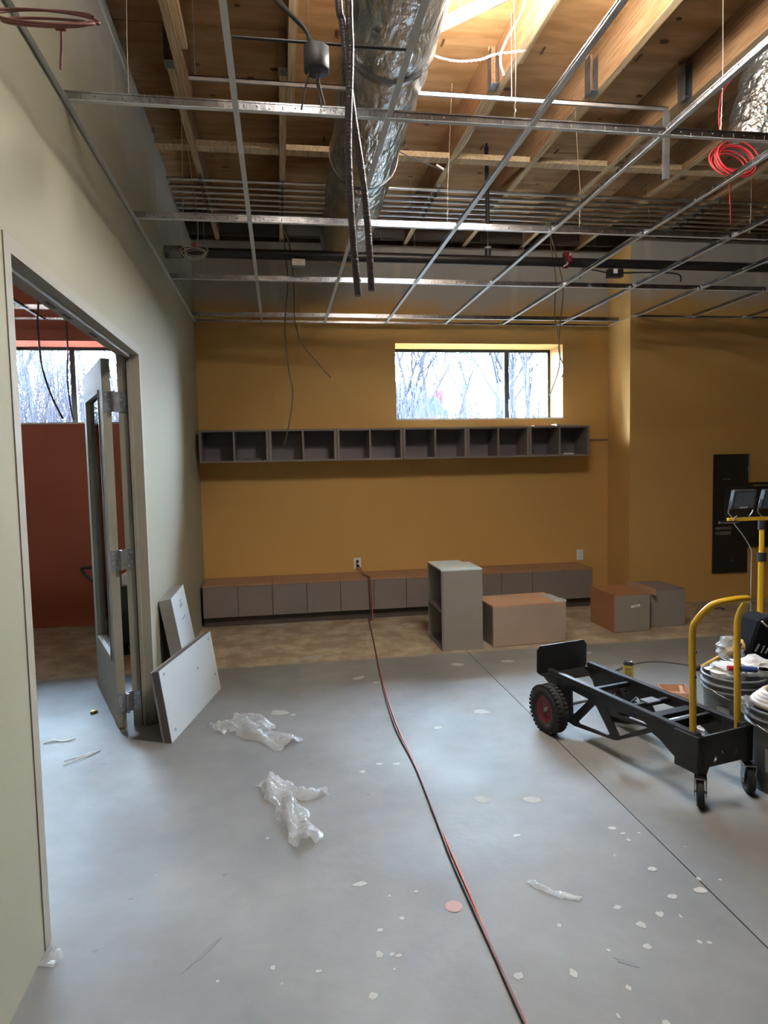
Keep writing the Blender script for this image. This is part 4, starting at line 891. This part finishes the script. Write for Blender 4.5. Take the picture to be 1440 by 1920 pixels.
# ================================================================ OUTSIDE
mb = MB(); n = 30; vs = []; fs = []
for j in range(n+1):
    for i in range(n+1):
        y = 7.6+(70-7.6)*(j/n)**1.6; x = -45+100*i/n; z = .3+1.2*min(1,(y-7.6)/4)+(y-9)*.055+.35*sin(x*.3+y*.2)*min(1,(y-7)/12)
        vs.append((x,y,z))
for j in range(n):
    for i in range(n): a = j*(n+1)+i; fs.append((a,a+1,a+n+2,a+n+1))
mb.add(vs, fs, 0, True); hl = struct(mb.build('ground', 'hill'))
def gz(x, y): return .3+1.2*min(1,(y-7.6)/4)+(y-9)*.055+.35*sin(x*.3+y*.2)*min(1,(y-7)/12)
def tree(x, y, h, seed, leafy=False):
    rnd = random.Random(seed); mb = MB()
    def grow(p, d, l, r, lv):
        q = p+d*l; mid = p+d*l*.5+Vector((rnd.uniform(-1,1),rnd.uniform(-1,1),0))*l*.06; mb.tube([p, mid, q], [r, r*.85, r*.65], 4, cap=False)
        if lv == 0: return
        for k in range(3 if lv > 1 else 4):
            dd_ = (d+Vector((rnd.uniform(-1,1),rnd.uniform(-1,1),rnd.uniform(-.25,.7)))*.75).normalized(); grow(p+d*l*rnd.uniform(.45,1), dd_, l*rnd.uniform(.55,.8), r*.55, lv-1)
    t = thing('bare_tree', 'leafless tree with tangled branches outside the window of the %s room' % ('yellow' if x > 0 else 'red'), 'tree', (x, y, gz(x,y)-.1), 0, 'bare trees outside the %s room window' % ('yellow' if x > 0 else 'red'))
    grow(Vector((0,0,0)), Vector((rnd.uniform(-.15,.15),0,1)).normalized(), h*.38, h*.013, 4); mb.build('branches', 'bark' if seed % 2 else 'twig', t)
k = 0
for (x, y, h) in [(2.3,12.5,4.6),(3.6,13.5,4.2),(4.6,12.6,4.0),(5.2,15,5),(3.0,16,4.5),(6.4,17,5),(4.0,19,5.5),(5.8,12.2,3.6),(2.0,19,4.5),(7.2,20,6),(4.9,22,6),(6.6,14.2,4.2),(8.4,23,6),(-4.2,12.5,4.3),(-3.1,14,4.2),(-5.0,16,5),(-6.2,18,5),(-3.6,19,5),(-2.4,13,3.6)]:
    k += 1; tree(x, y, h, k)
mb = MB(); rnd = random.Random(4)
for i in range(3200):
    x = rnd.choice([rnd.uniform(1.2,8), rnd.uniform(-7,-1.5)]) if i < 2400 else rnd.uniform(-6.5,-1.3); y = rnd.uniform(9.5,19) if i < 2400 else rnd.uniform(8.8,12); z = gz(x,y); a = rnd.uniform(0,6.3); l = rnd.uniform(.7,2.1) if i < 2400 else rnd.uniform(1.4,2.6)
    p = Vector((x,y,z-.05)); q = p+Vector((cos(a)*.25*l, sin(a)*.25*l, l)); mb.tube([p,(p+q)/2+Vector((rnd.uniform(-.06,.06),0,0)),q], [.008,.006,.003], 3, cap=False)
    for w_ in range(2): r0 = p.lerp(q, rnd.uniform(.4,.9)); mb.tube([r0, r0+Vector((rnd.uniform(-.25,.25),rnd.uniform(-.2,.2),rnd.uniform(.05,.3)))], .0035, 3, cap=False)
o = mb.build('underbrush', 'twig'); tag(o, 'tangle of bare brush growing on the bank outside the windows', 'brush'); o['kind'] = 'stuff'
t = thing('house', 'distant house with a grey roof outside, at the left of the window', 'house', (6.9, 36, gz(6.9,36)))
B(-2.2, 1.1, 0, 3, 0, 2.0).build('wall', 'siding', t); MB().prism([(-2.5,-.3,2.0),(1.5,-.3,2.0),(.9,1.5,3.0),(-2.0,1.5,3.0)], (0,.1,.1)).build('roof', 'roof', t)
for x in (-1.6,-.2): B(x, x+.8, -.03, 0, .8, 1.5).build('window', 'roof', t)
t = thing('parked_car', 'grey parked car outside at the lower left of the window', 'car', (6.6, 30, gz(6.6,30)+.1))
mb = MB(); mb.prism([(-1.0,0,.3),(1.1,0,.3),(1.15,0,.8),(.9,0,.95),(.6,0,1.4),(-.7,0,1.4),(-1.05,0,.9)], (0,1.8,0)); mb.build('body', 'car', t, bevel=.05)
B(-.9,.9,-.03,0,.42,.50).build('tail_light', 'tail', t)
for x in (-.7,.75): MB().lathe([(0,-.1),(.3,-.1),(.3,.1),(0,.1)], 16, M4=Matrix.Translation((x,.05,.3)) @ Matrix.Rotation(pi/2,4,'X')).build('wheel', 'rubber', t)
t = thing('roadside_sign', 'small red sign outside between the house and the trees', 'sign', (8.0, 33, gz(8,33)))
B(-.06,.06,-.04,.04,0,1.6).build('post', 'siding', t); B(-.25,.25,-.06,-.03,1.5,2.2).build('sign_panel', 'tail', t)
